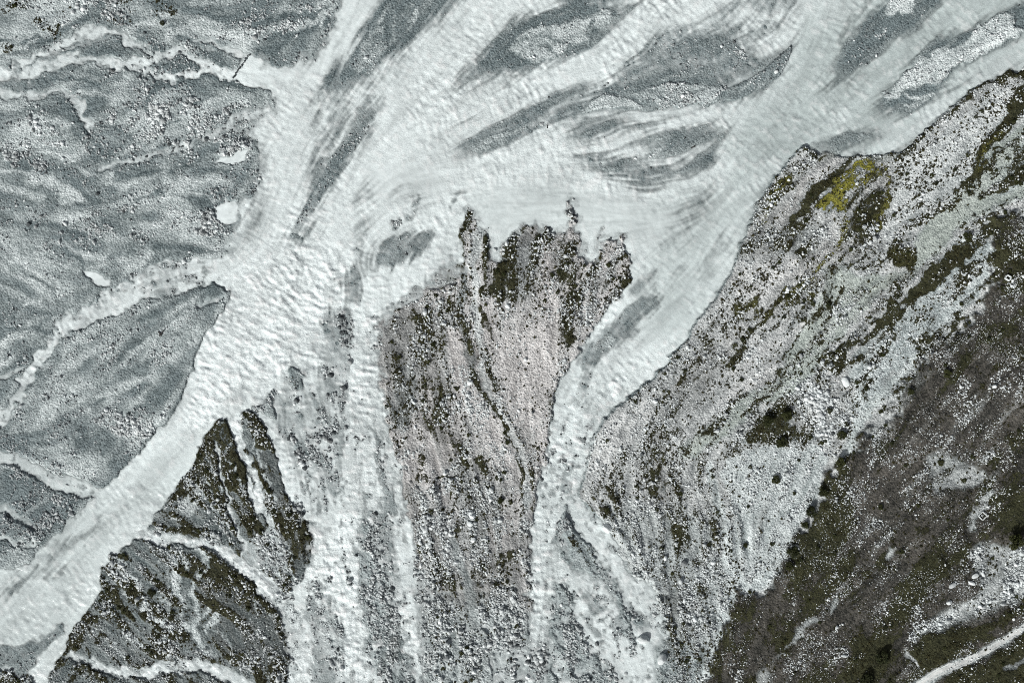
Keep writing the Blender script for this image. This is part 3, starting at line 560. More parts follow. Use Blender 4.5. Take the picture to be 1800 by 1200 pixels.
for pts, w, m in (([(735,800),(742,835)],22,.6), ([(762,862),(768,842),(785,833),(793,850),(794,875)],5,.9), ([(840,842),(843,870)],5,.7), ([(842,842),(862,852),(868,862)],6,.7), ([(845,808),(848,825)],14,.75), ([(820,850),(838,842)],5,.7),
                  ([(720,880),(740,900),(762,935)],16,.45), ([(765,900),(790,935),(800,950)],16,.5), ([(735,965),(760,990),(795,1030)],26,.7), ([(833,1015),(850,998),(880,988),(912,968)],15,.65), ([(800,880),(805,910),(800,950)],8,.6), ([(850,1040),(855,1060),(858,1080)],14,.5), ([(880,880),(900,900),(920,930)],14,.4), ([(760,1060),(785,1075),(800,1100)],12,.35)):
    stroke(dict(moss=m, tuft=m), pts, w=w, f=w * .8)
stroke(dict(pale=.55, wet=.2, sd=.08, moss=0, tuft=0, warm=.3), [(795,945,8),(810,980,12),(820,1010,16),(825,1040,18),(830,1080,16),(842,1115,10)], f=8, st=1)
poly(dict(D=.35, sd=.6, moss=0), [(733,1022),(760,1025),(762,1060),(755,1100),(742,1130),(734,1110)], f=10, st=3)
poly(dict(warm=.1, wet=.15, pale=.58, moss=.04, sd=.8), [(740,1090),(935,1090),(930,1360),(745,1360)], f=70)
poly(dict(D=.5, sd=.9, wet=.4, ss=1.4), [(870,1170),(900,1140),(935,1130),(965,1145),(960,1200),(950,1360),(860,1360)], f=24, st=8)
poly(dict(wet=.5, sd=.2), [(917,1120),(930,1105),(934,1130),(920,1140)], f=8)
# bar inside the right stream
poly(shoal(.3, sd=.3), [(1030,650),(1025,625),(1045,600),(1075,565),(1110,530),(1140,515),(1152,500),(1160,520),(1145,545),(1115,580),(1080,610),(1050,640)], f=14, st=5)
poly(dict(pale=.7, D=.05, wet=.1, sd=.8), [(1045,605),(1070,590),(1085,590),(1070,610),(1050,620)], f=10, st=3)
stroke(dict(D=.5, wet=.8), [(1040,650),(1030,680),(1025,700)], w=16, f=16, st=5)
stroke(dict(D=.5, wet=.8), [(1118,505),(1130,490),(1140,480)], w=22, f=20, st=5)
# ---- right-hand bank
RL = [(2000,92),(1800,126),(1760,133),(1700,168),(1640,218),(1600,258),(1570,270),(1500,274),(1440,270),(1411,258),(1387,283),(1351,328),(1326,377),(1311,412),(1296,452),(1272,502),(1242,543),(1202,602),(1152,662),(1102,702),(1063,738),(1046,774),(1028,840),(1018,874),(1030,882),(1045,899),(1065,919),(1080,939),(1091,965),(1105,998),(1132,1020),(1153,1038),(1168,1085),(1176,1137),(1160,1200),(1150,1360),(2000,1360)]
poly(land(H=.55, pale=.70, warm=.6, wet=.05, sd=.38, ss=.85, moss=.17, tuft=.36), RL, f=3, wc=0, wf=1.6, sub=2)
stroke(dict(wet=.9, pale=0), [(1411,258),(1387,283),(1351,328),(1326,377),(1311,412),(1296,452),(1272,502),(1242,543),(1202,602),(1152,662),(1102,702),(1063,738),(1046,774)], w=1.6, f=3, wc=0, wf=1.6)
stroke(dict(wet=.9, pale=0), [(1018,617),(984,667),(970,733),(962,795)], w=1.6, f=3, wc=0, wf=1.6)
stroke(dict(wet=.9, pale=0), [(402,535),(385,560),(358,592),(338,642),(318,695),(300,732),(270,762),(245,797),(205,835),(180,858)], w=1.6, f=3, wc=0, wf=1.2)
stroke(dict(moss=.75, tuft=.8, pale=.2), [(1850,120,12),(1800,130,14),(1760,138,10),(1700,170,9),(1650,212,8),(1605,258,14),(1580,275,18)], f=7)
stroke(dict(moss=.6, tuft=.7), [(1690,170,14),(1665,205,16),(1640,225,10)], f=10)
poly(dict(pale=.35, green=.35, moss=.35, tuft=.8), [(1411,260),(1440,268),(1500,270),(1560,266),(1595,258),(1570,285),(1500,278),(1430,280)], f=10, st=2)
stroke(dict(moss=.7, tuft=.7), [(1411,262),(1430,275),(1465,280)], w=8, f=8)
poly(dict(pale=1., moss=.06, tuft=.55, warm=.3, sd=.2), [(1790,152),(1772,165),(1770,215),(1745,250),(1720,308),(1680,350),(1640,362),(1600,382),(1562,420),(1546,400),(1556,340),(1576,287),(1620,266),(1660,232),(1700,192),(1740,162)], f=14, st=2)
poly(dict(moss=.3, tuft=.9), [(1580,300),(1640,300),(1640,350),(1600,370),(1580,340)], f=26)
stroke(dict(moss=.95, tuft=.9, pale=0), [(1850,110,30),(1800,170,34),(1780,207,26),(1753,243,22),(1727,277,16),(1712,307,14),(1690,325,10)], f=10)
stroke(dict(ym=.35, moss=.6), [(1765,230),(1735,265),(1718,300)], w=9, f=9)
GREEN = [(1900,150),(1810,215),(1760,256),(1716,310),(1672,350),(1642,375),(1613,412),(1602,465),(1560,487),(1500,491),(1466,471),(1446,490),(1434,523),(1413,560),(1396,600),(1379,640),(1340,680),(1290,715),(1230,755),(1200,790),(1215,802),(1260,772),(1310,737),(1350,707),(1400,682),(1440,642),(1455,609),(1483,587),(1533,533),(1570,505),(1617,467),(1663,430),(1683,400),(1725,382),(1760,360),(1810,330),(1900,290)]
poly(dict(green=.9, pale=.35, moss=.2, tuft=.3, sd=.25, warm=0), GREEN, f=12, wc=3)
poly(dict(green=1., moss=.02, tuft=.05, sd=.08), [(1680,352),(1645,378),(1614,415),(1605,455),(1625,455),(1662,428),(1682,398),(1722,380),(1710,345)], f=10)
poly(dict(moss=.75, tuft=.6, green=.1), [(1810,250),(1790,265),(1770,300),(1745,330),(1745,345),(1780,325),(1810,310)], f=12)
stroke(dict(moss=.8, tuft=.6, green=.1), [(1760,265,5),(1740,290,6),(1720,310,6),(1712,330,5)], f=6)
stroke(dict(moss=.7), [(1760,358),(1730,372),(1690,395),(1665,425),(1640,450)], w=4, f=4)
# yellow-green moss seep
YM = dict(ym=1., moss=.75, pale=0, tuft=.1, sd=.1)
poly(YM, [(1507,273),(1540,279),(1542,300),(1512,310),(1492,330),(1487,350),(1480,372),(1457,372),(1447,360),(1463,337),(1483,317),(1493,293)], f=16, wc=4, wf=5, st=3)
stroke(dict(ym=.75, moss=.6), [(1482,375,10),(1478,400,14),(1470,430,10),(1450,457,8),(1430,490,8)], f=8)
stroke(dict(ym=.5, moss=.7, tuft=.5), [(1553,285),(1560,330),(1552,372),(1540,395)], w=14, f=14)
stroke(dict(ym=.5, moss=.5), [(1430,490),(1400,505),(1370,515)], w=12, f=14)
stroke(dict(ym=.45, moss=.6, tuft=.4), [(1385,315),(1367,335),(1350,365),(1345,385)], w=16, f=16)
poly(dict(moss=.6, tuft=.6, pale=.4), [(1500,300),(1545,300),(1548,350),(1530,400),(1490,410),(1480,380),(1492,340)], f=20)
stroke(dict(moss=.85, pale=.1, tuft=.6), [(1490,283,8),(1467,310,18),(1440,334,18),(1413,364,16),(1387,400,16)], f=12)
stroke(dict(pale=1., moss=.02, tuft=.05, sd=.4), [(1478,278,14),(1434,300,14),(1402,345,16),(1375,385,14),(1345,420,10)], f=12, st=2)
poly(dict(moss=.5, tuft=.5, pale=.4), [(1340,405),(1380,395),(1430,400),(1440,430),(1420,470),(1380,450),(1350,440),(1320,430)], f=22)
poly(dict(pale=1., moss=.03, tuft=.15, sd=.4), [(1445,408),(1468,405),(1460,440),(1440,462),(1432,450)], f=9)
poly(dict(pale=1., moss=.05, tuft=.6, sd=.3), [(1285,475),(1340,470),(1400,460),(1440,455),(1420,485),(1370,500),(1330,525),(1285,505)], f=16)
poly(dict(moss=.45, tuft=.4, ym=.15), [(1300,535),(1350,515),(1420,495),(1430,520),(1380,545),(1320,570),(1290,560)], f=18)
poly(dict(moss=.8, tuft=.8, ym=.1), [(1558,432),(1590,428),(1610,440),(1600,466),(1575,468),(1562,450)], f=12)
poly(dict(pale=1., moss=.08, tuft=.15, sd=.7), [(1480,515),(1502,525),(1518,550),(1490,580),(1452,602),(1450,582),(1465,550)], f=9)
poly(dict(pale=.85, moss=.36, tuft=.35, warm=0, sd=.3), [(1680,420),(1738,430),(1740,480),(1702,540),(1652,580),(1622,622),(1592,642),(1562,660),(1540,700),(1500,762),(1485,760),(1498,700),(1490,660),(1490,640),(1530,590),(1560,560),(1610,520),(1660,490)], f=14)
poly(dict(moss=.95, tuft=1., pale=0), [(1690,436),(1668,441),(1640,470),(1610,495),(1588,522),(1560,540),(1540,565),(1552,562),(1578,545),(1602,526),(1640,512),(1662,496),(1690,462)], f=12)
stroke(dict(moss=.85, tuft=.9), [(1560,550,14),(1540,578,14),(1520,600,10),(1500,610,8)], f=9)
poly(dict(moss=.98, tuft=1., pale=0), [(1433,638),(1450,628),(1482,618),(1480,640),(1466,660),(1460,668),(1450,650)], f=8)
stroke(dict(moss=.85, tuft=.9), [(1485,610),(1505,598),(1525,605)], w=8, f=8)
poly(dict(moss=.75, tuft=.9, pale=.1), [(1300,777),(1333,743),(1353,720),(1373,713),(1395,727),(1390,748),(1433,763),(1390,784),(1367,784),(1333,773)], f=14)
stroke(dict(pale=1., moss=.03, tuft=.03, sd=.1, green=.2, warm=0), [(1610,622,8),(1585,655,12),(1555,690,20),(1522,722,20),(1502,757,16),(1485,802,12)], f=12, st=1)
stroke(dict(pale=1., moss=.1, sd=.3), [(1440,645,8),(1470,672,14),(1500,690,14),(1515,720,14)], f=12, st=1)
for pts in ([(1412,556),(1395,600),(1384,625)], [(1366,646),(1335,675),(1310,700),(1280,718)], [(1483,588),(1455,608),(1440,640)], [(1478,505),(1468,530),(1455,555)], [(1380,650),(1350,690),(1300,735)]):
    stroke(dict(moss=.9, tuft=.5), pts, w=4, f=4)
stroke(dict(pale=1., moss=.03, tuft=.05, sd=.5), [(1362,640,10),(1330,665,24),(1295,692,28),(1262,728,16)], f=14, st=2)
stroke(dict(pale=1., moss=.05, sd=.5), [(1400,580,10),(1350,610,14),(1290,660,12)], f=12, st=2)
poly(dict(sd=.95, ss=1.5, pale=.75, moss=.25, tuft=.3), [(1400,680),(1450,690),(1480,730),(1470,770),(1440,760),(1420,720)], f=16)
for pts, w in (([(1745,395),(1715,420),(1690,440)],16), ([(1690,440),(1650,478),(1605,512),(1575,540),(1545,572)],20), ([(1520,598),(1495,612),(1470,628),(1450,645)],12), ([(1560,440),(1530,470),(1500,485)],7), ([(1640,368),(1600,395),(1570,420)],7), ([(1735,300),(1700,335),(1660,362)],7), ([(1545,400),(1510,440),(1475,480),(1455,520)],9), ([(1430,530),(1410,570),(1385,625),(1340,672)],5), ([(1350,560),(1310,600),(1270,640)],7), ([(1480,590),(1440,620),(1420,660)],6), ([(1310,700),(1260,740),(1220,775)],5), ([(1610,640),(1580,680),(1560,705)],8), ([(1690,560),(1650,595),(1625,615)],10), ([(1200,640),(1170,700),(1140,760)],6), ([(1130,800),(1150,870),(1190,940)],5)):
    stroke(dict(moss=.72 if w < 15 else .88, tuft=.7, pale=.2), pts, w=w, f=w * 1.2, wc=5, wf=6, st=3)
# gravel sheet and streaks lower right of the stream
for pts, w, m in (([(1222,650),(1190,700),(1152,770)],30,.4), ([(1150,770),(1152,830),(1180,900),(1205,960)],22,.5), ([(1260,560),(1240,610),(1225,650)],22,.35), ([(1165,800),(1185,850),(1200,890)],8,.6), ([(1100,790),(1095,850),(1110,890)],22,.25), ([(1045,880),(1090,910),(1120,950)],20,.4), ([(1060,850),(1085,880)],14,.35), ([(1240,830),(1235,900),(1250,960)],14,.4), ([(1215,980),(1225,1040)],14,.35), ([(1180,1110),(1215,1135)],12,.4), ([(1150,1030),(1165,1060)],8,.5), ([(1290,590),(1270,630),(1230,680)],10,.4)):
    stroke(dict(moss=m, tuft=m), pts, w=w, f=w * .9)
poly(dict(pale=.9, moss=.04, tuft=.06), [(1055,745),(1100,715),(1150,690),(1140,740),(1090,800),(1050,840),(1040,800)], f=22, st=2)
poly(dict(pale=.55, wet=.12, sd=.75, warm=.3), [(1060,890),(1200,900),(1280,950),(1285,1060),(1250,1200),(1160,1200),(1165,1100),(1100,990)], f=40)
poly(dict(pale=.85, sd=.65, moss=.08, tuft=.1, warm=.1, heath=0), [(1265,830),(1300,786),(1380,786),(1430,776),(1450,800),(1436,850),(1430,880),(1405,925),(1376,990),(1350,1020),(1300,1036),(1288,1020),(1300,1000),(1280,950),(1290,880)], f=8)
stroke(dict(pale=1., sd=.08, moss=.02, warm=0), [(1243,815,14),(1255,870,22),(1268,920,22),(1276,980,24),(1292,1020,24),(1285,1045,12)], f=9)
stroke(dict(pale=1., sd=.1, moss=.02, warm=0), [(1305,1030),(1330,1022),(1352,1008)], w=18, f=8)
poly(dict(wet=.3, D=.05, sd=.6, pale=.25, warm=0), [(1165,1120),(1220,1130),(1240,1170),(1220,1240),(1140,1300),(1150,1180)], f=30, st=4)
stroke(dict(pale=.85, warm=0, sd=.5), [(1280,1050),(1270,1110),(1250,1170),(1220,1250)], w=24, f=16)
# heath slope
HE = [(2000,360),(1810,380),(1762,386),(1742,410),(1742,467),(1740,510),(1712,547),(1700,567),(1673,593),(1634,608),(1618,630),(1602,648),(1578,700),(1551,747),(1514,768),(1494,797),(1468,820),(1441,843),(1431,880),(1414,923),(1394,942),(1378,990),(1361,1017),(1334,1037),(1300,1039),(1287,1040),(1283,1067),(1273,1117),(1260,1167),(1243,1200),(1200,1360),(2000,1360)]
poly(dict(heath=1., pale=0, green=0, moss=.35, tuft=.2, sd=.5, ss=.62, warm=.4, H=1.1, ym=0), HE, f=14, wc=3, wf=6, st=4)
poly(dict(moss=.75, tuft=.4), [(1742,400),(1810,385),(1900,400),(1900,480),(1790,520),(1745,480)], f=30)
poly(dict(pale=.4, moss=.12, sd=.6), [(1900,600),(1800,600),(1720,660),(1700,720),(1620,760),(1560,830),(1540,900),(1600,900),(1680,800),(1760,740),(1900,700)], f=50, st=8)
poly(dict(pale=.3, moss=.15, sd=.6), [(1500,830),(1570,800),(1590,860),(1560,960),(1510,1000),(1490,920)], f=40, st=8)
poly(dict(moss=.6, tuft=.25), [(1440,850),(1480,850),(1500,930),(1480,970),(1440,1000),(1380,1040),(1400,980),(1420,920)], f=26)
poly(dict(moss=.5, sd=.3), [(1290,1060),(1340,1060),(1400,1080),(1380,1130),(1320,1200),(1255,1200),(1275,1120)], f=24)
poly(dict(moss=.6), [(1600,1000),(1660,960),(1700,940),(1690,1000),(1640,1060),(1590,1090),(1560,1060)], f=26, st=4)
poly(dict(moss=.6), [(1710,850),(1760,840),(1800,860),(1790,920),(1740,930),(1720,900)], f=20)
stroke(dict(wet=.5, moss=.5, sd=.15), [(1620,880),(1580,930),(1530,1000),(1490,1050),(1450,1090)], w=10, f=14, st=4)
poly(dict(pale=.75, heath=.2, moss=.1, sd=.4), [(1632,845),(1690,828),(1736,836),(1722,850),(1665,858),(1640,865)], f=10, st=2)
stroke(dict(pale=.7, heath=.1, moss=0, sd=.1), [(1738,866,10),(1718,890,11),(1706,912,11),(1703,930,5)], f=7)
stroke(dict(pale=.6, heath=.2, moss=0, sd=.1), [(1563,962,9),(1555,978,10)], f=8)
stroke(dict(pale=.55, heath=.2, moss=0, sd=.1), [(1426,1090,9),(1405,1107,9),(1385,1125,5),(1362,1150,2)], f=7)
stroke(dict(pale=.5, heath=.2, moss=0), [(1464,1055),(1456,1072)], w=8, f=7)
poly(dict(pale=.6, heath=.2, moss=.15, sd=.5), [(1628,800),(1660,800),(1690,820),(1660,830),(1632,830)], f=20)
poly(dict(pale=.75, heath=.1, moss=.08, sd=.9, ss=1.25), [(1700,960),(1740,950),(1780,955),(1900,930),(1900,1010),(1810,1035),(1780,1050),(1740,1070),(1700,1080),(1660,1100),(1620,1115),(1598,1122),(1640,1085),(1680,1060),(1720,1040),(1710,1000)], f=16, st=2)
poly(dict(moss=.97, tuft=.7, sd=.05, pale=0, heath=1), [(1900,990),(1810,1037),(1740,1085),(1690,1102),(1620,1122),(1590,1147),(1610,1172),(1640,1166),(1680,1132),(1720,1110),(1760,1090),(1900,1010)], f=10)
poly(dict(moss=.9, tuft=.5, sd=.15), [(1900,1050),(1810,1110),(1760,1140),(1700,1165),(1640,1200),(1600,1260),(1900,1360)], f=16)
ROAD = [(1900,1025,16),(1830,1075,14),(1800,1095,13),(1760,1122,13),(1720,1145,13),(1690,1160,15),(1660,1171,17),(1640,1181,17),(1610,1202,18),(1560,1240,18),(1500,1300,18),(1420,1360,18)]
stroke(dict(pale=1., heath=0, moss=0, tuft=0, sd=.22, ss=.6, warm=0, wet=0), ROAD, f=9, wc=.5, wf=1.2)
stroke(dict(pale=.9, heath=0, moss=0, tuft=0, sd=.2), [(1585,1140,3),(1598,1155,4),(1615,1178,4)], f=4)
stroke(dict(pale=.5, heath=.3, moss=.1), [(1830,1130),(1790,1150),(1760,1170)], w=6, f=10)
poly(dict(moss=.85, tuft=.6), [(1500,1120),(1560,1130),(1565,1170),(1540,1200),(1500,1200),(1490,1160)], f=24)
poly(dict(pale=.5, moss=.1, heath=.4), [(1330,1185),(1350,1180),(1352,1200),(1330,1215)], f=12)


# ---- stones and broken water along the margins of the lower streams
for pts, w in (([(640,900),(633,960),(628,1030),(640,1130),(660,1190)],10), ([(690,930),(697,1020),(705,1110),(722,1190)],9), ([(735,1010),(735,1100),(742,1190)],10), ([(552,1020),(580,1060),(605,1130),(604,1200)],10), ([(935,960),(936,1080),(930,1180)],8), ([(972,960),(970,1080),(966,1140)],8), ([(1010,1000),(1060,1030),(1090,1090),(1120,1140)],12), ([(1005,1080),(1050,1140),(1085,1190)],8), ([(1100,1000),(1150,1040),(1168,1110)],8), ([(1060,1000),(1085,1030),(1110,1070)],9), ([(525,900),(550,950),(540,1000)],6), ([(480,1050),(505,1110),(508,1180)],8), ([(660,600),(668,680),(690,780),(715,900)],6)):
    stroke(dict(D=.6, sd=.75, ss=1.25, wet=.5), pts, w=w, f=w, wc=2, wf=6, op=.75)
# ---- broader grey-brown lichen tones on the right bank and centre
for pts, w, hv in (([(1440,275),(1500,300),(1550,300)],50,.3), ([(1540,300),(1520,380),(1470,430),(1420,470)],60,.45), ([(1350,380),(1330,430),(1390,430)],50,.4), ([(1420,330),(1380,390)],30,.45),
                   ([(1400,500),(1330,560),(1270,620),(1220,690)],40,.32), ([(1600,470),(1560,520),(1500,560)],20,.4), ([(1380,640),(1300,710),(1220,770)],22,.22), ([(1150,780),(1150,860),(1190,950)],46,.38),
                   ([(1240,600),(1200,680),(1160,740)],34,.32), ([(1250,860),(1240,960)],30,.3), ([(1100,900),(1150,960)],40,.3), ([(1180,1020),(1220,1100)],50,.28), ([(1640,480),(1560,570),(1500,640)],40,.3), ([(1440,700),(1400,740)],50,.35),
                   ([(720,560),(690,640),(700,720)],50,.35), ([(760,560),(750,640),(765,720),(800,800)],40,.4), ([(900,430),(960,430),(1000,480)],50,.32), ([(1000,560),(980,600)],30,.25), ([(730,860),(760,960),(800,1040)],60,.4), ([(860,880),(880,960),(850,1040)],70,.42),
                   ([(820,560),(830,640),(860,710)],26,.4), ([(900,760),(925,830)],24,.3), ([(730,760),(720,800)],40,.3), ([(780,1080),(840,1150)],80,.25)):
    stroke(dict(heath=hv), pts, w=w, f=w * .9, wc=6, wf=4, st=3, mode='max')
stroke(dict(D=.35, sd=.8), [(660,560),(690,545),(712,520),(752,500),(775,480),(810,465)], w=7, f=10, wc=1, wf=4)
# old dry channels and sand bands on the left plain
for pts, w in (([(85,140),(110,137),(140,143),(175,150)],5), ([(95,168),(118,188),(130,206),(150,228),(168,252),(182,268)],7), ([(128,225),(148,255),(170,278)],5), ([(195,302),(250,311),(312,301)],4), ([(256,187),(266,202),(290,216),(312,210)],3), ([(310,181),(350,179),(402,170)],3),
               ([(0,76),(30,70),(60,66),(76,76)],4), ([(268,30),(298,46),(312,52)],5), ([(320,20),(370,32),(402,36)],5), ([(180,215),(215,222),(235,236)],5), ([(330,290),(380,300),(420,312)],4), ([(240,350),(280,340),(312,345)],6), ([(60,395),(110,405),(150,420)],5), ([(100,440),(140,455),(150,470)],4), ([(280,430),(330,440),(380,440)],6), ([(10,580),(60,575),(90,585)],6), ([(440,45),(490,30),(540,28),(580,20)],9), ([(470,70),(510,58),(550,48),(582,42)],9), ([(450,95),(480,85),(505,70)],10)):
    stroke(dict(wet=1., pale=0, sd=.05), pts, w=w + 2, f=w, wc=3, wf=2, st=2)
for pts, w in (([(58,206),(90,210),(118,218)],8), ([(150,300),(200,305)],7), ([(298,341),(328,335),(352,346)],5), ([(198,322),(242,327)],8), ([(118,392),(152,380)],8), ([(98,430),(150,445),(184,457)],6), ([(228,472),(250,457),(266,440)],10), ([(0,600),(42,586)],8), ([(0,640),(28,630)],8), ([(60,655),(92,640)],8), ([(328,420),(380,430),(425,424)],12), ([(300,60),(340,50),(400,60),(430,78)],16), ([(220,60),(250,45),(290,42)],8), ([(120,8),(60,30),(20,60)],20), ([(520,42),(560,32),(592,24)],5), ([(548,45),(560,34)],4), ([(566,48),(576,34)],4), ([(0,322),(40,330),(70,345)],10), ([(250,265),(300,240),(350,215)],10), ([(330,200),(390,180),(430,176)],14), ([(140,160),(190,165),(200,175)],8), ([(300,320),(360,318),(410,330)],12)):
    stroke(dict(pale=1., wet=0, sd=.15), pts, w=w + 3, f=w, wc=3, wf=2, st=2)
# broken, stony water in the narrow streams
nar = blur((F['wid'] > 1.5).astype(np.float32), 1) * (F['D'] > .3) * (np.abs(F['wid'] - 4) > 1.6)
F['D'] -= nar * .36 * np.clip(fbm(9, 45, 3) + .35 * STRM - np.where(F['wid'] > 7.5, .05, .6), 0, 1.6)
F['pale'] = np.where((F['wid'] > 7.5) & (F['D'] < .9), 1.0, F['pale']); F['wet'] = np.where((F['wid'] > 7.5) & (F['D'] < .9), .1, F['wet'])
wash = np.clip((GY - 640) / 80, 0, 1) * np.clip((GX - 500) / 30, 0, 1) * np.clip((745 - GX) / 20, 0, 1)
F['D'] += wash * (F['D'] < .75) * (F['moss'] < .1) * np.clip(.26 * fbm(14, 46, 3) + .25 * STRM - .12, 0, .5)
wash2 = np.clip((GY - 1000) / 80, 0, 1) * np.clip((GX - 745) / 30, 0, 1) * np.clip((1180 - GX) / 20, 0, 1)
F['D'] += wash2 * (F['D'] < .75) * np.clip(.30 * fbm(14, 47, 3) + .25 * STRM - .15, 0, .55)
F['sd'] = np.maximum(F['sd'], nar * .5 * (F['D'] < .9))
# sorted sediment: darker silt and paler sand in streaks over every bar
lft = np.clip((640 - GX) / 60, 0, 1) * np.clip((1010 - GY + (GX - 200) * -.9) / 60, 0, 1)
sed = .26 * STR2 + .20 * STRM + .22 * STRL + .10 * STR1 + .12 * fbm(34, 36, 4)
F['wet'] += lft * np.clip(.95 * sed, -.35, .6) * (F['D'] < .3)
F['pale'] += lft * np.clip(-1.1 * sed - .04, 0, .6) * (F['D'] < .3)
bars = (F['D'] < .35) & (GY < 340) & (GX > 600) & (F['pale'] < .5)
F['wet'] += bars * np.clip(.22 * STR1 + .24 * STRM - .06, -.65, .2)
F['pale'] += bars * np.clip(-.24 * STRM - .18 * STR1 - .06, 0, .6)
# terraces and gullies on the fans and the slope
gate = np.clip(.75 + .55 * fbm(90, 39, 3), .1, 1.5)
gate *= 1 - .85 * np.clip((F['pale'] - .78) * 7, 0, 1)
rgt = gate * np.clip((GX - 650) / 30, 0, 1) * (F['D'] < .2) * np.clip((GY - 250) / 60, 0, 1)
F['heath'] = np.clip(F['heath'] + rgt * (F['heath'] < .8) * np.clip(.15 * STRM + .13 * STRL - .06, -.1, .4), 0, 1)
F['pale'] += rgt * np.clip(-.16 * STRM - .10 * STRL, -.3, .3)
F['sd'] += rgt * .12 * STRL
he = F['heath'] > .8
F['heath'] -= he * np.clip(.12 * STRM + .08 * STRL - .16, 0, .35)
F['pale'] += he * np.clip(.14 * STRM + .12 * STRL - .16, 0, .35)
F['moss'] += he * np.clip(-.2 * STRL - .14 * STRM + .02, -.25, .4)
rap = np.clip((GY - 600) / 200, 0, 1) * np.clip((GX - 480) / 30, 0, 1) * np.clip((1200 - GX) / 30, 0, 1) * (F['D'] > .3)
F['D'] -= rap * .44 * np.clip(.9 * fbm(10, 37, 3) + .7 * STRM - .55, 0, 1.6)
F['sd'] = np.maximum(F['sd'], rap * .75 * (F['D'] < .88))
tri = np.clip((560 - GX) / 20, 0, 1) * np.clip((GY - 715) / 20, 0, 1) * (F['H'] > .2) * np.clip((GX + GY * .8 - 900) / 60, 0, 1)
F['moss'] += tri * np.clip(.18 * STRM + .12, -.1, .4)
F['heath'] = np.clip(F['heath'] + tri * (.18 + .1 * STRM) * (F['pale'] < .6), 0, 1)
F['pale'] += tri * np.clip(.3 * STR1 + .35 * STRM - .5, 0, .8)

# ------------------------------------------------------------------ clean-up and relief
for n in ('D', 'wet', 'pale', 'moss', 'ym', 'green', 'heath', 'sd', 'tuft', 'foam', 'chop'):
    np.clip(F[n], 0, 1, out=F[n])
D = F['D']
mo = F['moss']
F['moss'] = np.clip(mo + np.clip(mo * 2.2, 0, .42) * (1 - .75 * np.clip((mo - .55) * 4, 0, 1)) * np.clip(.50 * STRM + .34 * fbm(18, 33, 3) - .08, -1.1, .9) * (1 - .85 * np.clip(F['ym'], 0, 1)), 0, 1)
F['tuft'] = np.clip(np.maximum(F['tuft'], .85 * F['moss'] * (F['heath'] < .6) * (1 - .7 * F['ym'])), 0, 1)
mid = np.clip(4 * D * (1 - D), 0, 1) * ((D > .02) & (D < .98))
D2 = np.clip(D * (1 - .10 * np.clip(.5 * STR2 + .6 * fbm(70, 34, 3) + .15 * RIP, 0, 2.2)) + mid * (.08 * RIP + .07 * fbm(7, 35, 2) + .04 * STR1), 0, 1)
D2[D < .02] = 0
K_T = 4.0
DEPTH = -np.log(1 - .985 * D2) / K_T
rough = .05 * fbm(16, 41, 3) + .035 * STR1 + .09 * fbm(70, 42, 2)
LANDZ = F['H'] + rough * np.clip(F['H'] * 2.2, 0, 1) + .10 * F['moss'] + .02 * fbm(5, 43, 2)
LANDZ = LANDZ + np.clip(F['H'] * 2, 0, 1) * (.16 * STRM + .10 * STR2) * np.where(GX > 640, 1.0, .2) * np.clip(.6 + .45 * fbm(110, 38, 2), .12, 1.3)
# the heath slope climbs away from the river
climb = np.clip((GX - 1500) * .6 + (GY - 500) * .45, 0, None) * .004
LANDZ = LANDZ + blur(F['heath'], 30) * climb * .8
Z = LANDZ * np.clip(1 - D2 / .12, 0, 1) - DEPTH
Z = Z.astype(np.float32)

def samp(A, px, py):
    fx = np.clip((np.asarray(px, float) - X0) / CELL, 0, NX - 1.001); fy = np.clip((np.asarray(py, float) - Y0) / CELL, 0, NY - 1.001)
    ix, iy = fx.astype(int), fy.astype(int); tx, ty = fx - ix, fy - iy
    return (A[iy, ix] * (1 - tx) + A[iy, ix + 1] * tx) * (1 - ty) + (A[iy + 1, ix] * (1 - tx) + A[iy + 1, ix + 1] * tx) * ty
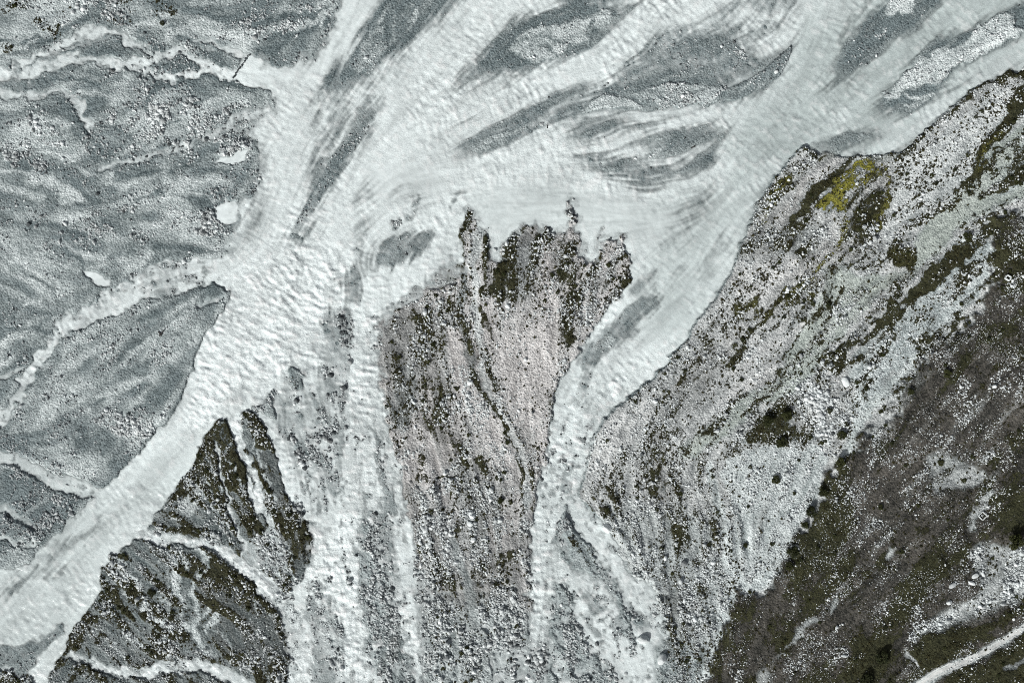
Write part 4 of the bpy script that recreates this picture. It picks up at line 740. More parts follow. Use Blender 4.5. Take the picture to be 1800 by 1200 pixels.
# ------------------------------------------------------------------ materials
class NT:
    def __init__(s, name):
        s.m = bpy.data.materials.new(name); s.m.use_nodes = True
        s.t = s.m.node_tree; s.n = s.t.nodes; s.l = s.t.links
        s.bsdf = s.n['Principled BSDF']
    def node(s, typ, **k):
        n = s.n.new(typ)
        for a, v in k.items(): setattr(n, a, v)
        return n
    def put(s, sock, v):
        if hasattr(v, 'links') or isinstance(v, bpy.types.NodeSocket): s.l.new(v, sock)
        elif isinstance(v, (tuple, list)): sock.default_value = (*v, 1.0) if len(v) == 3 and len(sock.default_value) == 4 else v
        else: sock.default_value = v
    def attr(s, name, kind='GEOMETRY'):
        n = s.node('ShaderNodeAttribute'); n.attribute_name = name; n.attribute_type = kind; return n
    def sep(s, col):
        n = s.node('ShaderNodeSeparateColor'); s.put(n.inputs[0], col); return n.outputs
    def math(s, op, a, b=0.0, c=0.0, clamp=False):
        n = s.node('ShaderNodeMath', operation=op, use_clamp=clamp)
        s.put(n.inputs[0], a); s.put(n.inputs[1], b)
        if op in ('MULTIPLY_ADD', 'COMPARE', 'SMOOTH_MIN'): s.put(n.inputs[2], c)
        return n.outputs[0]
    def mix(s, f, a, b, blend='MIX'):
        n = s.node('ShaderNodeMix', data_type='RGBA', blend_type=blend)
        s.put(n.inputs[0], f); s.put(n.inputs[6], a); s.put(n.inputs[7], b); return n.outputs[2]
    def noise(s, vec, scale, detail=3, rough=.6, dist=0):
        n = s.node('ShaderNodeTexNoise'); s.put(n.inputs['Vector'], vec)
        n.inputs['Scale'].default_value = scale; n.inputs['Detail'].default_value = detail
        n.inputs['Roughness'].default_value = rough; n.inputs['Distortion'].default_value = dist
        return n.outputs['Fac']
    def voro(s, vec, scale):
        n = s.node('ShaderNodeTexVoronoi'); s.put(n.inputs['Vector'], vec); n.inputs['Scale'].default_value = scale
        return n.outputs
    def ss(s, x, lo, hi):
        n = s.node('ShaderNodeMapRange', interpolation_type='SMOOTHSTEP'); s.put(n.inputs[0], x)
        s.put(n.inputs[1], lo); s.put(n.inputs[2], hi); return n.outputs[0]
    def lin(s, x, lo, hi, a=0.0, b=1.0):
        n = s.node('ShaderNodeMapRange'); s.put(n.inputs[0], x)
        for i, v in enumerate((lo, hi, a, b)): n.inputs[i + 1].default_value = v
        return n.outputs[0]
    def bump(s, h, strength, dist):
        n = s.node('ShaderNodeBump'); s.put(n.inputs['Height'], h); s.put(n.inputs['Strength'], strength)
        n.inputs['Distance'].default_value = dist; s.l.new(n.outputs[0], s.bsdf.inputs['Normal'])
    def pos(s): return s.node('ShaderNodeNewGeometry').outputs['Position']

def ground_material():
    g = NT('ground_sediment'); P = g.pos()
    wet, pale, moss = g.sep(g.attr('m1').outputs['Color'])[:3]
    ym, green, heath = g.sep(g.attr('m2').outputs['Color'])[:3]
    warm, streak, fine = g.sep(g.attr('m3').outputs['Color'])[:3]
    n1 = g.noise(P, 1.9, 4, .75); n2 = g.noise(P, .5, 3, .6); n3 = g.noise(P, .09, 3, .6)
    v1 = g.voro(P, 2.1); v2 = g.voro(P, 4.3)
    vr1 = g.sep(v1['Color'])[0]; vr2 = g.sep(v2['Color'])[1]
    # pebble tone: random per pebble plus fractal dirt
    t = g.math('ADD', g.math('MULTIPLY', g.math('SUBTRACT', n1, .5), 1.55), g.math('MULTIPLY', g.math('SUBTRACT', vr1, .5), .55))
    t = g.math('ADD', t, g.math('MULTIPLY', g.math('SUBTRACT', vr2, .5), .35))
    t = g.math('ADD', t, g.math('MULTIPLY', g.math('SUBTRACT', n2, .5), .8))
    t = g.math('ADD', t, g.math('MULTIPLY', g.math('SUBTRACT', streak, .5), 1.1))
    tt = g.math('ADD', t, .5, clamp=True)
    grey = g.mix(tt, (.112, .143, .147), (.375, .433, .438))
    palec = g.mix(tt, (.33, .385, .388), (.77, .84, .843))
    palew = g.mix(tt, (.355, .350, .345), (.81, .803, .793))
    palec = g.mix(warm, palec, palew)
    base = g.mix(pale, grey, palec)
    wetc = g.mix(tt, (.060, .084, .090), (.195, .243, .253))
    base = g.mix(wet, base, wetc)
    greenc = g.mix(tt, (.29, .335, .31), (.54, .60, .56))
    base = g.mix(green, base, greenc)
    hc = g.mix(g.lin(g.math('ADD', t, g.math('MULTIPLY', g.math('SUBTRACT', n3, .5), 1.2)), -.6, .7), (.014, .013, .009), (.100, .089, .074))
    base = g.mix(g.math('MULTIPLY', heath, .93), base, hc)
    mn = g.noise(P, 1.7, 3, .72)
    mnn = g.lin(g.math('ADD', g.math('MULTIPLY', mn, .75), g.math('MULTIPLY', fine, .25)), .28, .72, .05, 1.0)
    mf = g.ss(g.math('SUBTRACT', g.math('MULTIPLY', moss, 1.08), mnn), -.10, .14)
    mc = g.mix(g.lin(g.noise(P, .35, 4, .7), .35, .65), (.008, .011, .004), (.042, .045, .020))
    mc = g.mix(g.lin(n1, .4, .65), mc, g.mix(.6, mc, (.080, .080, .042)))
    yc = g.mix(g.lin(n1, .35, .65), (.085, .088, .014), (.33, .32, .06))
    mc = g.mix(ym, mc, yc)
    col = g.mix(mf, base, mc)
    g.put(g.bsdf.inputs['Base Color'], col)
    g.put(g.bsdf.inputs['Roughness'], g.lin(wet, 0, 1, .92, .62))
    g.bsdf.inputs['Specular IOR Level'].default_value = .25
    h = g.math('ADD', g.math('MULTIPLY', n1, .7), g.math('MULTIPLY', g.math('SUBTRACT', 1.0, v1['Distance']), .6))
    h = g.math('ADD', h, g.math('MULTIPLY', mf, g.math('MULTIPLY', mn, 2.0)))
    g.bump(h, 1.0, .30)
    return g.m

def water_material():
    g = NT('silty_meltwater'); P = g.pos()
    o = g.sep(g.attr('w1').outputs['Color']); turb, foam, streak = o[0], o[1], o[2]
    chop, crest = g.sep(g.attr('w2').outputs['Color'])[:2]
    n1 = g.noise(P, .7, 4, .7); n2 = g.noise(P, 2.2, 3, .7)
    c = g.mix(foam, (.385, .455, .45), (.735, .81, .815))
    k = g.math('ADD', g.math('MULTIPLY', g.math('SUBTRACT', n1, .5), .22), g.math('MULTIPLY', g.math('SUBTRACT', streak, .5), .42))
    k = g.math('ADD', k, 1.0)
    c = g.mix(1.0, c, g.mix(1.0, (1, 1, 1), k, 'MULTIPLY'), 'MULTIPLY')
    cap = g.math('MULTIPLY', g.ss(n2, .60, .76), g.math('MULTIPLY', chop, .55))
    cap = g.math('ADD', cap, g.math('MULTIPLY', crest, g.math('MULTIPLY', chop, .6)), clamp=True)  # besides foam, bright ripple tops are painted into the water colour here
    c = g.mix(cap, c, (.87, .90, .90))
    g.put(g.bsdf.inputs['Base Color'], c)
    g.put(g.bsdf.inputs['Alpha'], turb)
    g.bsdf.inputs['Roughness'].default_value = .22
    g.bsdf.inputs['IOR'].default_value = 1.33
    h = g.math('ADD', n2, g.math('MULTIPLY', n1, 1.2))
    g.bump(h, g.math('MULTIPLY_ADD', chop, .55, .06), .28)
    return g.m

def stone_material():
    g = NT('river_stone'); P = g.pos()
    tone = g.attr('tone', 'INSTANCER').outputs['Fac']
    n1 = g.noise(P, 2.4, 4, .65); n2 = g.noise(P, .25, 3, .6)
    t = g.math('ADD', tone, g.math('MULTIPLY', g.math('SUBTRACT', n1, .5), .45), clamp=True)
    c = g.mix(t, (.040, .050, .054), (.765, .82, .825))
    c = g.mix(g.math('MULTIPLY', g.ss(n2, .45, .65), .35), c, g.mix(t, (.05, .052, .052), (.72, .745, .735)))
    g.put(g.bsdf.inputs['Base Color'], c)
    g.bsdf.inputs['Roughness'].default_value = .85
    g.bsdf.inputs['Specular IOR Level'].default_value = .3
    g.bump(n1, .6, .10)
    return g.m

def leaf_material(name, lo, hi):
    g = NT(name); P = g.pos()
    r = g.node('ShaderNodeObjectInfo').outputs['Random']
    n = g.noise(P, 1.4, 3, .7)
    f = g.math('ADD', g.math('MULTIPLY', r, .6), g.lin(n, .35, .65, 0, .5), clamp=True)
    g.put(g.bsdf.inputs['Base Color'], g.mix(f, lo, hi))
    g.bsdf.inputs['Roughness'].default_value = .75
    g.bsdf.inputs['Specular IOR Level'].default_value = .2
    return g.m

def plain_material(name, lo, hi, scale=3, rough=.85):
    g = NT(name); n = g.noise(g.pos(), scale, 4, .7)
    g.put(g.bsdf.inputs['Base Color'], g.mix(g.lin(n, .3, .7), lo, hi))
    g.bsdf.inputs['Roughness'].default_value = rough
    g.bump(n, .5, .05)
    return g.m

M_GROUND = ground_material(); M_WATER = water_material(); M_STONE = stone_material()
M_LEAF = leaf_material('shrub_leaves', (.012, .017, .006), (.050, .056, .018))
M_HEATHER = leaf_material('heath_tuft', (.010, .012, .005), (.062, .058, .024))
M_BARK = plain_material('bark', (.035, .028, .02), (.10, .08, .06))
M_WOOD = plain_material('wet_driftwood', (.012, .012, .012), (.05, .045, .04))
M_TRACK = plain_material('track_gravel', (.48, .50, .49), (.70, .72, .71), scale=1.6)

# ------------------------------------------------------------------ helpers
COL = SC.collection
def link(name, mesh, mat=None, parent=None):
    o = bpy.data.objects.new(name, mesh); COL.objects.link(o)
    if mat is not None and not mesh.materials: mesh.materials.append(mat)
    if parent is not None: o.parent = parent
    return o
def tag(o, label=None, cat=None, group=None, kind=None):
    if label: o['label'] = label
    if cat: o['category'] = cat
    if group: o['group'] = group
    if kind: o['kind'] = kind
    return o
def grid_mesh(name, V, Q, smooth=True):
    me = bpy.data.meshes.new(name)
    me.vertices.add(len(V)); me.vertices.foreach_set('co', np.ascontiguousarray(V, np.float32).ravel())
    me.loops.add(Q.size); me.loops.foreach_set('vertex_index', np.ascontiguousarray(Q, np.int32).ravel())
    me.polygons.add(len(Q)); me.polygons.foreach_set('loop_start', np.arange(len(Q), dtype=np.int32) * 4)
    me.polygons.foreach_set('use_smooth', np.full(len(Q), smooth))
    me.update(calc_edges=True)
    return me
def color_attr(me, name, cols):
    a = me.attributes.new(name, 'FLOAT_COLOR', 'POINT')
    c = np.ones((len(me.vertices), 4), np.float32); c[:, :cols.shape[1]] = cols
    a.data.foreach_set('color', c.ravel())

# ------------------------------------------------------------------ ground sheet
PADX = [-60000, -20000, -8000, -3500, -1600, -800, -450]
xs = np.concatenate([PADX, gx, [1800 - v for v in reversed(PADX)]])
ys = np.concatenate([PADX, gy, [1200 - v for v in reversed(PADX)]])
NP = len(PADX)
def pad(A): return np.pad(A, NP, mode='edge')
XX, YY = np.meshgrid(xs, ys)
ZP = pad(Z); DP = pad(D2)
H_, W_ = ZP.shape
V = np.stack([wx(XX), wy(YY), ZP], -1).reshape(-1, 3)
idx = np.arange(H_ * W_).reshape(H_, W_)
Q = np.stack([idx[:-1, :-1], idx[1:, :-1], idx[1:, 1:], idx[:-1, 1:]], -1).reshape(-1, 4)
me = grid_mesh('ground', V, Q)
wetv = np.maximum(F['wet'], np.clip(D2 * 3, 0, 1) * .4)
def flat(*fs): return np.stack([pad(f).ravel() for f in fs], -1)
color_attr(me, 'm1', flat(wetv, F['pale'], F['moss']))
color_attr(me, 'm2', flat(F['ym'], F['green'], F['heath']))
color_attr(me, 'm3', flat(np.clip(F['warm'], 0, 1.2), np.clip(.5 + .10 * STR1 + .12 * STRM + .06 * STR2, 0, 1), np.clip(.5 + .18 * STRF, 0, 1)))
ground = tag(link('ground', me, M_GROUND), 'gravel bars, fans and heath slope of the river valley', kind='structure')

# ------------------------------------------------------------------ water sheets
wave = F['chop'] * (.066 * RIP + .022 * STRF + .050 * fbm(7, 51, 2) + .018 * fbm(15, 53, 2)) * np.clip(.85 + .35 * fbm(80, 54, 3), .3, 1.5) + .008 * fbm(8, 52, 2)
wave *= np.clip(D2 * 2.5, .15, 1)
WZ = pad(wave); WID = pad(np.round(F['wid'] + .0))
facew = np.maximum.reduce([DP[:-1, :-1], DP[1:, :-1], DP[1:, 1:], DP[:-1, 1:]]).reshape(-1) > .02
wid_f = np.maximum.reduce([WID[:-1, :-1], WID[1:, :-1], WID[1:, 1:], WID[:-1, 1:]]).reshape(-1).astype(int)
WV = V.copy(); WV[:, 2] = WZ.ravel()
wcol = np.stack([pad(.985 * D2).ravel(), pad(F['foam']).ravel(), pad(np.clip(.5 + .10 * STRM + .14 * STRL + .06 * STRF + .06 * STR1, 0, 1)).ravel()], -1)
crest = np.clip((RIP + .7 * fbm(7, 51, 2) - .9) / 1.2, 0, 1)  # whitens ripple tops: foam plus wave shading put into the colour
wcol2 = np.stack([pad(F['chop']).ravel(), pad(crest).ravel(), pad(crest).ravel()], -1)
WNAMES = {0: ('river', 'milky glacial river'), 1: ('river', 'wide milky glacial river braided around grey bars'), 2: ('stream', 'thin milky streams crossing the grey gravel at upper left'),
          3: ('pond', 'small pale pond at the edge of the river by the left bars'), 4: ('pond', 'small pale pond alone among stones on the left bars'), 5: ('pond', 'wedge-shaped pale pond below a ridge of stones at upper left'),
          6: ('stream', 'pale tributary joining the river from the left edge'), 7: ('stream', 'narrow stream along the lower left bar'), 8: ('stream', 'white rivulets running through the dark lower left island')}
for w in range(9):
    sel = facew & (wid_f == w)
    if w == 1: sel = facew & ((wid_f == 1) | (wid_f == 0) | (wid_f > 8))
    if w == 0 or not sel.any(): continue
    q = Q[sel]; u, inv = np.unique(q, return_inverse=True)
    wm = grid_mesh(WNAMES[w][0], WV[u], inv.reshape(-1, 4))
    color_attr(wm, 'w1', wcol[u]); color_attr(wm, 'w2', wcol2[u])
    tag(link(WNAMES[w][0], wm, M_WATER), WNAMES[w][1], kind='structure')

# track strip, draped over the slope
def ribbon(name, pts, lift, mat):
    p = smooth_pts(pts, False, 8); wd = np.interp(np.arange(len(p)) / 8, np.arange(len(pts)), [q[2] * .42 for q in pts])
    t = np.gradient(p, axis=0); t /= np.linalg.norm(t, axis=1)[:, None]; nrm = np.stack([-t[:, 1], t[:, 0]], -1)
    K_ = 9; vs = []; r = random.Random(5)
    for k in range(K_):
        u = -1 + 2 * k / (K_ - 1)
        e = np.array([r.uniform(.8, 1.15) for _ in p]) if k in (0, K_ - 1) else 1.0
        q = p + nrm * (wd * u * e)[:, None]
        z = samp(Z, q[:, 0], q[:, 1]) + lift * (1 - abs(u) ** 6) - (.07 if k in (2, 6) else 0) - (.03 if k in (0, K_ - 1) else 0)
        vs.append(np.stack([wx(q[:, 0]), wy(q[:, 1]), z], -1))
    vs = np.array(vs); n = len(p); ii = np.arange(K_ * n).reshape(K_, n)
    q = np.stack([ii[:-1, :-1], ii[:-1, 1:], ii[1:, 1:], ii[1:, :-1]], -1).reshape(-1, 4)
    me = grid_mesh(name, vs.reshape(-1, 3), q)
    return link(name, me, mat)
tag(ribbon('path', ROAD, .05, M_TRACK), 'pale gravel track curving across the dark lower right corner', kind='structure')

# ------------------------------------------------------------------ stones
import bmesh
def boulder_mesh(seed, sub=2, flatten=.72, lo=.62):
    r = random.Random(seed); bm = bmesh.new()
    bmesh.ops.create_icosphere(bm, subdivisions=sub, radius=1.0)
    planes = []
    for _ in range(11):
        th = r.uniform(0, 2 * math.pi); z = r.uniform(-.35, 1); c = math.sqrt(1 - z * z)
        planes.append(((c * math.cos(th), c * math.sin(th), z), r.uniform(lo, .94)))
    ax = r.uniform(.75, 1.0)
    for v in bm.verts:
        co = v.co.copy() * r.uniform(.97, 1.03)
        for nrm, d in planes:
            dt = co.x * nrm[0] + co.y * nrm[1] + co.z * nrm[2]
            if dt > d: co -= (dt - d) * .92 * type(co)(nrm)
        v.co = (co.x, co.y * ax, co.z * flatten)
    me = bpy.data.meshes.new('boulder'); bm.to_mesh(me); bm.free()
    me.materials.append(M_STONE); return me
STONES = [boulder_mesh(100 + k) for k in range(5)]
BIG = [boulder_mesh(200 + k, 3, .8, .82) for k in range(4)]

rs = np.random.default_rng(77)
NC = 560000
cx = rs.uniform(-60, 1860, NC); cy = rs.uniform(-60, 1260, NC)
sdv = samp(F['sd'], cx, cy) * np.clip(.95 + .85 * samp(fbm(30, 61, 4), cx, cy) + .45 * samp(STRM, cx, cy), .04, 2.4) ; dv = samp(D2, cx, cy); ssv = samp(F['ss'], cx, cy) * np.exp(np.clip(.20 * samp(fbm(44, 62, 3), cx, cy) + .12 * samp(STRM, cx, cy), -.5, .4))
acc = rs.random(NC) < np.clip(sdv, 0, 1.3) ** 1.35 * np.where(dv > .88, 0.0, 1 - .45 * dv) * .66
cx, cy, dv, ssv, sdv = cx[acc], cy[acc], dv[acc], ssv[acc], sdv[acc]
rad = ssv * np.exp(rs.normal(0, .40, len(cx))) * 1.18             # map units
rad = np.where((rs.random(len(cx)) < .012) & (sdv > .5), rad * 1.7, rad)
rad = np.clip(rad, .5, 6.0)
heathv = samp(F['heath'], cx, cy); palev = samp(F['pale'], cx, cy); wetq = samp(wetv, cx, cy)
tone = .56 + .20 * palev + .12 * heathv - .12 * wetq + rs.normal(0, .17, len(cx))
tone = np.where(rs.random(len(cx)) < np.where(dv > .12, .45, .12), tone - .45, tone)
tone = np.clip(tone, .04, 1)
order = np.argsort(-rad)

LM = [(424,117,'the stone weir'),(400,378,'the round pond'),(172,487,'the small lone pond'),(408,275,'the wedge-shaped pond'),(283,585,'the black driftwood snag'),(30,500,'the smooth silt triangle'),(122,347,'the pale sand diamond'),
 (70,240,'the white gravel patch at far left'),(60,125,'the upper left stream bend'),(170,60,'the top of the upper left stream arch'),(270,15,'the bushy patch at the top edge'),(30,20,'the top left corner'),(520,30,'the short side channels at the top'),(230,175,'the two pale lenses'),(145,195,'the curved thin stream'),(310,258,'the middle thin stream'),
 (160,550,'the tributary bend'),(50,680,'the lower tributary'),(300,480,'the tributary mouth'),(220,745,'the bright stone patch on the left bar'),(200,850,'the tip of the left bar'),(60,890,'the lower left bar'),(30,1160,'the bottom left shoal'),
 (390,760,'the left mossy prong'),(445,745,'the right mossy prong'),(470,980,'the white rubble patch'),(268,1040,'the largest island bush'),(355,985,'the white horseshoe line'),(370,1080,'the small white crescent'),(420,1030,'the dark moss band'),(300,1172,'the bottom rivulet'),(180,1085,'the island shore'),(440,1120,'the grey heath of the island'),(330,880,'the white patch on the island shore'),(530,950,'the right point of the island'),
 (518,668,'the dark rock knob'),(575,690,'the upper rocky delta'),(560,820,'the lower rocky delta'),(595,590,'the stones at the top of the middle stream'),(610,500,'the grey shoal in the rapids'),(660,1000,'the stony strip between streams'),(680,850,'the thin rocky strip'),(680,1130,'the lower stony strip'),(575,1120,'the left bottom rocks'),
 (825,390,'the left horn of the fan'),(930,420,'the top lobe of the fan'),(1000,375,'the thin spit of the fan'),(1080,450,'the right lobe of the fan'),(815,560,'the upper brown moss line'),(880,740,'the middle of the moss line'),(920,850,'the foot of the moss line'),(780,660,'the dark moss blob'),(730,600,'the left shoulder of the fan'),(690,700,'the left edge of the fan'),(930,620,'the bare middle of the fan'),(785,845,'the ring of moss'),(880,879,'the lone fan bush'),(845,815,'the moss knot'),(765,1000,'the left lower moss'),(880,985,'the right lower moss'),(825,1030,'the smooth pale bed'),(720,880,'the narrow left rim'),(800,1130,'the bottom of the fan'),(900,1100,'the lower right rim of the fan'),(910,1170,'the bottom rapids'),(740,780,'the pale bare patch'),
 (1080,590,'the bar in the right stream'),(1040,960,'the mossy islet'),(1020,1120,'the long stony islet'),(1067,928,'the largest white boulder'),(1131,1123,'the round grey boulder'),(1163,1157,'the cracked pale boulder'),(1202,989,'the dark pointed boulder'),(1090,760,'the bank opposite the fan'),(1160,820,'the brown streak on the bank'),(1220,680,'the speckled slope'),(1300,690,'the white gravel tongue'),(1260,900,'the smooth pale gully floor'),(1250,1130,'the foot of the heath'),(1300,560,'the bank above the bend'),(1330,450,'the bank at the wide reach'),
 (1500,300,'the yellow moss'),(1420,330,'the brown diagonal moss'),(1600,330,'the dotted white ground'),(1700,240,'the far dotted white ground'),(1780,200,'the dark diagonal band'),(1660,400,'the green silt'),(1580,450,'the brown moss clump'),(1640,490,'the long dark moss'),(1700,500,'the lace-like gravel'),(1460,640,'the black moss patch'),(1486,671,'the oval white boulder'),(1440,730,'the rubble'),(1345,745,'the two big bushes'),(1410,590,'the cracked silt'),(1490,550,'the white tongue of gravel'),(1530,710,'the pale gully'),(1362,842,'the lone gravel bush'),(1340,960,'the lower gravel sheet'),(1391,967,'the widest edge bush'),(1424,898,'the topmost edge bush'),
 (1766,489,'the hollow white ruin'),(1660,656,'the upper heath bush'),(1597,687,'the bush by the gully'),(1740,650,'the grey upper heath'),(1690,840,'the pale heath patch'),(1722,905,'the low square walls'),(1776,947,'the big round tree'),(1543,889,'the small green bush'),(1560,970,'the tiny pale patch'),(1495,1007,'the bright lone stone'),(1400,1110,'the pale scratch'),(1480,1148,'the pinkish slab'),(1545,1150,'the wide bottom bush'),(1330,1120,'the lower left heath'),(1740,1030,'the stone field'),(1640,1090,'the tail of the stone field'),(1720,1090,'the dark grass band'),(1660,1171,'the track'),(1620,990,'the middle of the heath'),(1720,760,'the right heath'),(1480,830,'the head of the edge bushes'),
 (720,100,'the top dark bar'),(630,230,'the narrow channel bar'),(980,70,'the fan-shaped bar'),(900,220,'the long bar'),(1075,182,'the pale crescent'),(1200,165,'the broad upper bar'),(1340,130,'the grey spit'),(1220,240,'the small middle bar'),(1540,60,'the dark top bar'),(1660,110,'the long pale bar'),(1600,180,'the tail of the long pale bar'),(700,440,'the grey shoal by the fan'),(697,395,'the rocks in the bend')]
LMX = np.array([(a, b) for a, b, _ in LM], float); USED = set()
def where_is(px, py, what, cap=16):
    d = np.hypot(LMX[:, 0] - px, LMX[:, 1] - py); first = None
    for k in np.argsort(d)[:6]:
        a = math.degrees(math.atan2(py - LMX[k, 1], px - LMX[k, 0])) % 360
        if d[k] < 9: side = 'right at'
        else: side = ('right of', 'below and right of', 'below', 'below and left of', 'left of', 'above and left of', 'above', 'above and right of')[int((a + 22.5) // 45) % 8]
        near = 'just ' if 9 <= d[k] < 24 else ('far ' if d[k] > 75 else '')
        lab = what + ' ' + near + side + ' ' + LM[k][2]
        if len(lab.split()) > cap: continue
        first = first or lab
        if lab not in USED:
            USED.add(lab); return lab
    for extra in ('another ', 'one more ', 'yet another '):
        if extra + first not in USED:
            USED.add(extra + first); return extra + first
    return first
def stone_look(r, t, d):
    sz = 'large' if r > 3.4 else ('medium' if r > 2.9 else 'smaller')
    cl = 'white' if t > .85 else ('pale grey' if t > .6 else ('grey' if t > .35 else 'dark'))
    return sz + ' ' + cl + ' stone' + (' in water' if d > .2 else '')
def zone(px, py):
    d = float(samp(D2, px, py)); h = float(samp(F['heath'], px, py)); 
    if d > .2: return 'stone breaking the surface of the milky water', 'stones standing in the water'
    if h > .5 and py > 930 and px > 1590: return 'pale boulder in the stone field above the track at lower right', 'boulders of the lower right stone field'
    if h > .5: return 'pale stone scattered on the dark heath slope at right', 'stones on the heath slope'
    if px > 1500 and py < 520: return 'pale stone on the green silt and moss at upper right', 'stones at upper right'
    if px > 1290 and py > 560: return 'pale stone on the white gravel sheet below the heath edge', 'stones on the right gravel sheet'
    if px > 1020 and py > 840: return 'grey stone beside the split stream at bottom right of centre', 'stones by the split stream'
    if px > 1020: return 'pale stone on the speckled gravel bank right of the river', 'stones on the right bank'
    if px > 650 and py > 380 and py < 800: return 'pale stone on the upper part of the central gravel fan', 'stones on the upper central fan'
    if px > 725 and py >= 800: return 'pale rounded stone on the rough lower part of the central gravel fan', 'stones on the lower central fan'
    if px > 505 and py > 640: return 'grey stone in the rocky strips between the middle streams', 'stones between the middle streams'
    if py > 720 and px > 70: return 'pale stone on the dark mossy lower left island', 'stones on the lower left island'
    if py > 440: return 'pale stone on the grey bar along the left bank', 'stones on the left bar'
    if px < 600: return 'pale stone on the grey upper left gravel plain', 'stones on the upper left plain'
    return 'stone on a low bar in the upper river', 'stones on the upper river bars'

def put_stone(px, py, r, mesh, tone_, label, group, cat='stone', name='boulder', sq=(1, 1, 1), rot=None, sink=.25, parent=None):
    o = bpy.data.objects.new(name, mesh); COL.objects.link(o)
    s = r * M_PX
    z = float(samp(Z, px, py)); dd = float(samp(D2, px, py))
    o.location = (wx(px), wy(py), (max(z, -.12) if dd > .1 else z) + s * sq[2] * (.72 - 2 * sink) * .8)
    o.rotation_euler = (0, 0, rs.uniform(0, 6.28) if rot is None else rot)
    o.scale = (s * sq[0], s * sq[1], s * sq[2])
    o['tone'] = float(tone_)
    if parent is None: tag(o, label, cat, group)
    return o

NAMED = [
 (1067, 928, 9.5, .97, 'largest white boulder, at the top of the right branch of the split stream'),
 (1131, 1123, 11.5, .72, 'large round grey and white boulder left of the right branch stream'),
 (1163, 1157, 11.5, .75, 'broad pale boulder with a crack, lowest beside the right branch stream'),
 (1486, 671, 9.5, .88, 'large oval white boulder under the dark moss patch on the right bank'),
 (1202, 989, 6.5, .22, 'dark grey pointed boulder on the gravel right of the split stream'),
 (1196, 1020, 6, .62, 'smooth grey boulder below the dark pointed one'),
 (1169, 980, 5, .95, 'white boulder on gravel left of the dark pointed boulder'),
 (1291, 74, 3.2, .02, 'small black round boulder on the broad upper bar'),
 (1426, 698, 5.5, .9, 'pale wedge boulder among the rubble left of the pale gully'),
 (1440, 731, 8, .8, 'flat pale slab in the middle of the rubble by the pale gully'),
 (1442, 742, 6, .85, 'flat pale slab just below another in the rubble by the pale gully'),
 (1456, 756, 4, .95, 'small white slab low in the rubble by the pale gully'),
 (1437, 763, 6, .72, 'grey slab at the bottom of the rubble beside the moss'),
 (1401, 682, 5, .9, 'white hollowed stone left of the rubble by the pale gully'),
 (1480, 1148, 7, .62, 'long flat pinkish slab lying on the heath near the bottom edge'),
 (1668, 1025, 7, .6, 'grey slab at the left end of the lower right stone field'),
 (1709, 1009, 6.5, .8, 'pale slab at the upper left of the lower right stone field'),
 (1702, 1021, 6.5, .85, 'white slab just below the upper left slabs of the stone field'),
 (1723, 1006, 5.5, .85, 'white boulder right of the upper left slabs of the stone field'),
 (1663, 1055, 5.5, .8, 'pale boulder at the lower left rim of the stone field'),
 (1719, 1063, 4.5, .95, 'white boulder near the dark grass below the stone field'),
 (1495, 1007, 2.6, .98, 'small bright white stone alone in the middle of the heath'),
 (1421, 1008, 2.4, .98, 'small bright white stone on the heath near the line of dark bushes'),
 (1506, 956, 2.4, .9, 'small pale stone alone high on the heath slope'),
 (1277, 958, 2.6, .06, 'small dark stone on the smooth pale gully floor'),
 (1774, 503, 3.5, .92, 'pale stone below the hollow white ruin'),
 (918, 985, 4.5, .9, 'pale boulder on the bank at the waist of the right stream'),
 (961, 916, 1.8, .05, 'small dark stone in the white water of the right stream'),
 (997, 1010, 2.4, .1, 'dark stone in the white water where the right stream splits'),
 (633, 242, 1.8, .95, 'bright white stone on the narrow bar in the left channel'),
]
for k, (x, y, r, t, lab) in enumerate(NAMED):
    sq = (1, .85, .95)
    rot = None
    if 'long flat pinkish' in lab: sq, rot = (1.1, .5, .45), -.1
    elif 'slab' in lab: sq = (1.1, .7, .4)
    elif 'oval' in lab: sq, rot = (1.1, .8, .6), 1.9
    put_stone(x, y, r, BIG[k % 4] if r > 4 else STONES[k % 5], t, lab, None, 'boulder', sq=sq, rot=rot)

# the largest of the scattered stones are things of their own; the rest is gravel
inside_f = (cx > 3) & (cx < 1797) & (cy > 3) & (cy < 1197)
big_ids = [i for i in order if inside_f[i] and rad[i] > 1.2][:268]
is_big = np.zeros(len(cx), bool); is_big[big_ids] = True
for n_, i in enumerate(big_ids):
    lab, grp = zone(cx[i], cy[i]); lab = where_is(cx[i], cy[i], stone_look(rad[i], tone[i], dv[i]))
    put_stone(cx[i], cy[i], float(rad[i]), STONES[n_ % 5], float(tone[i]), lab, grp, 'stone')

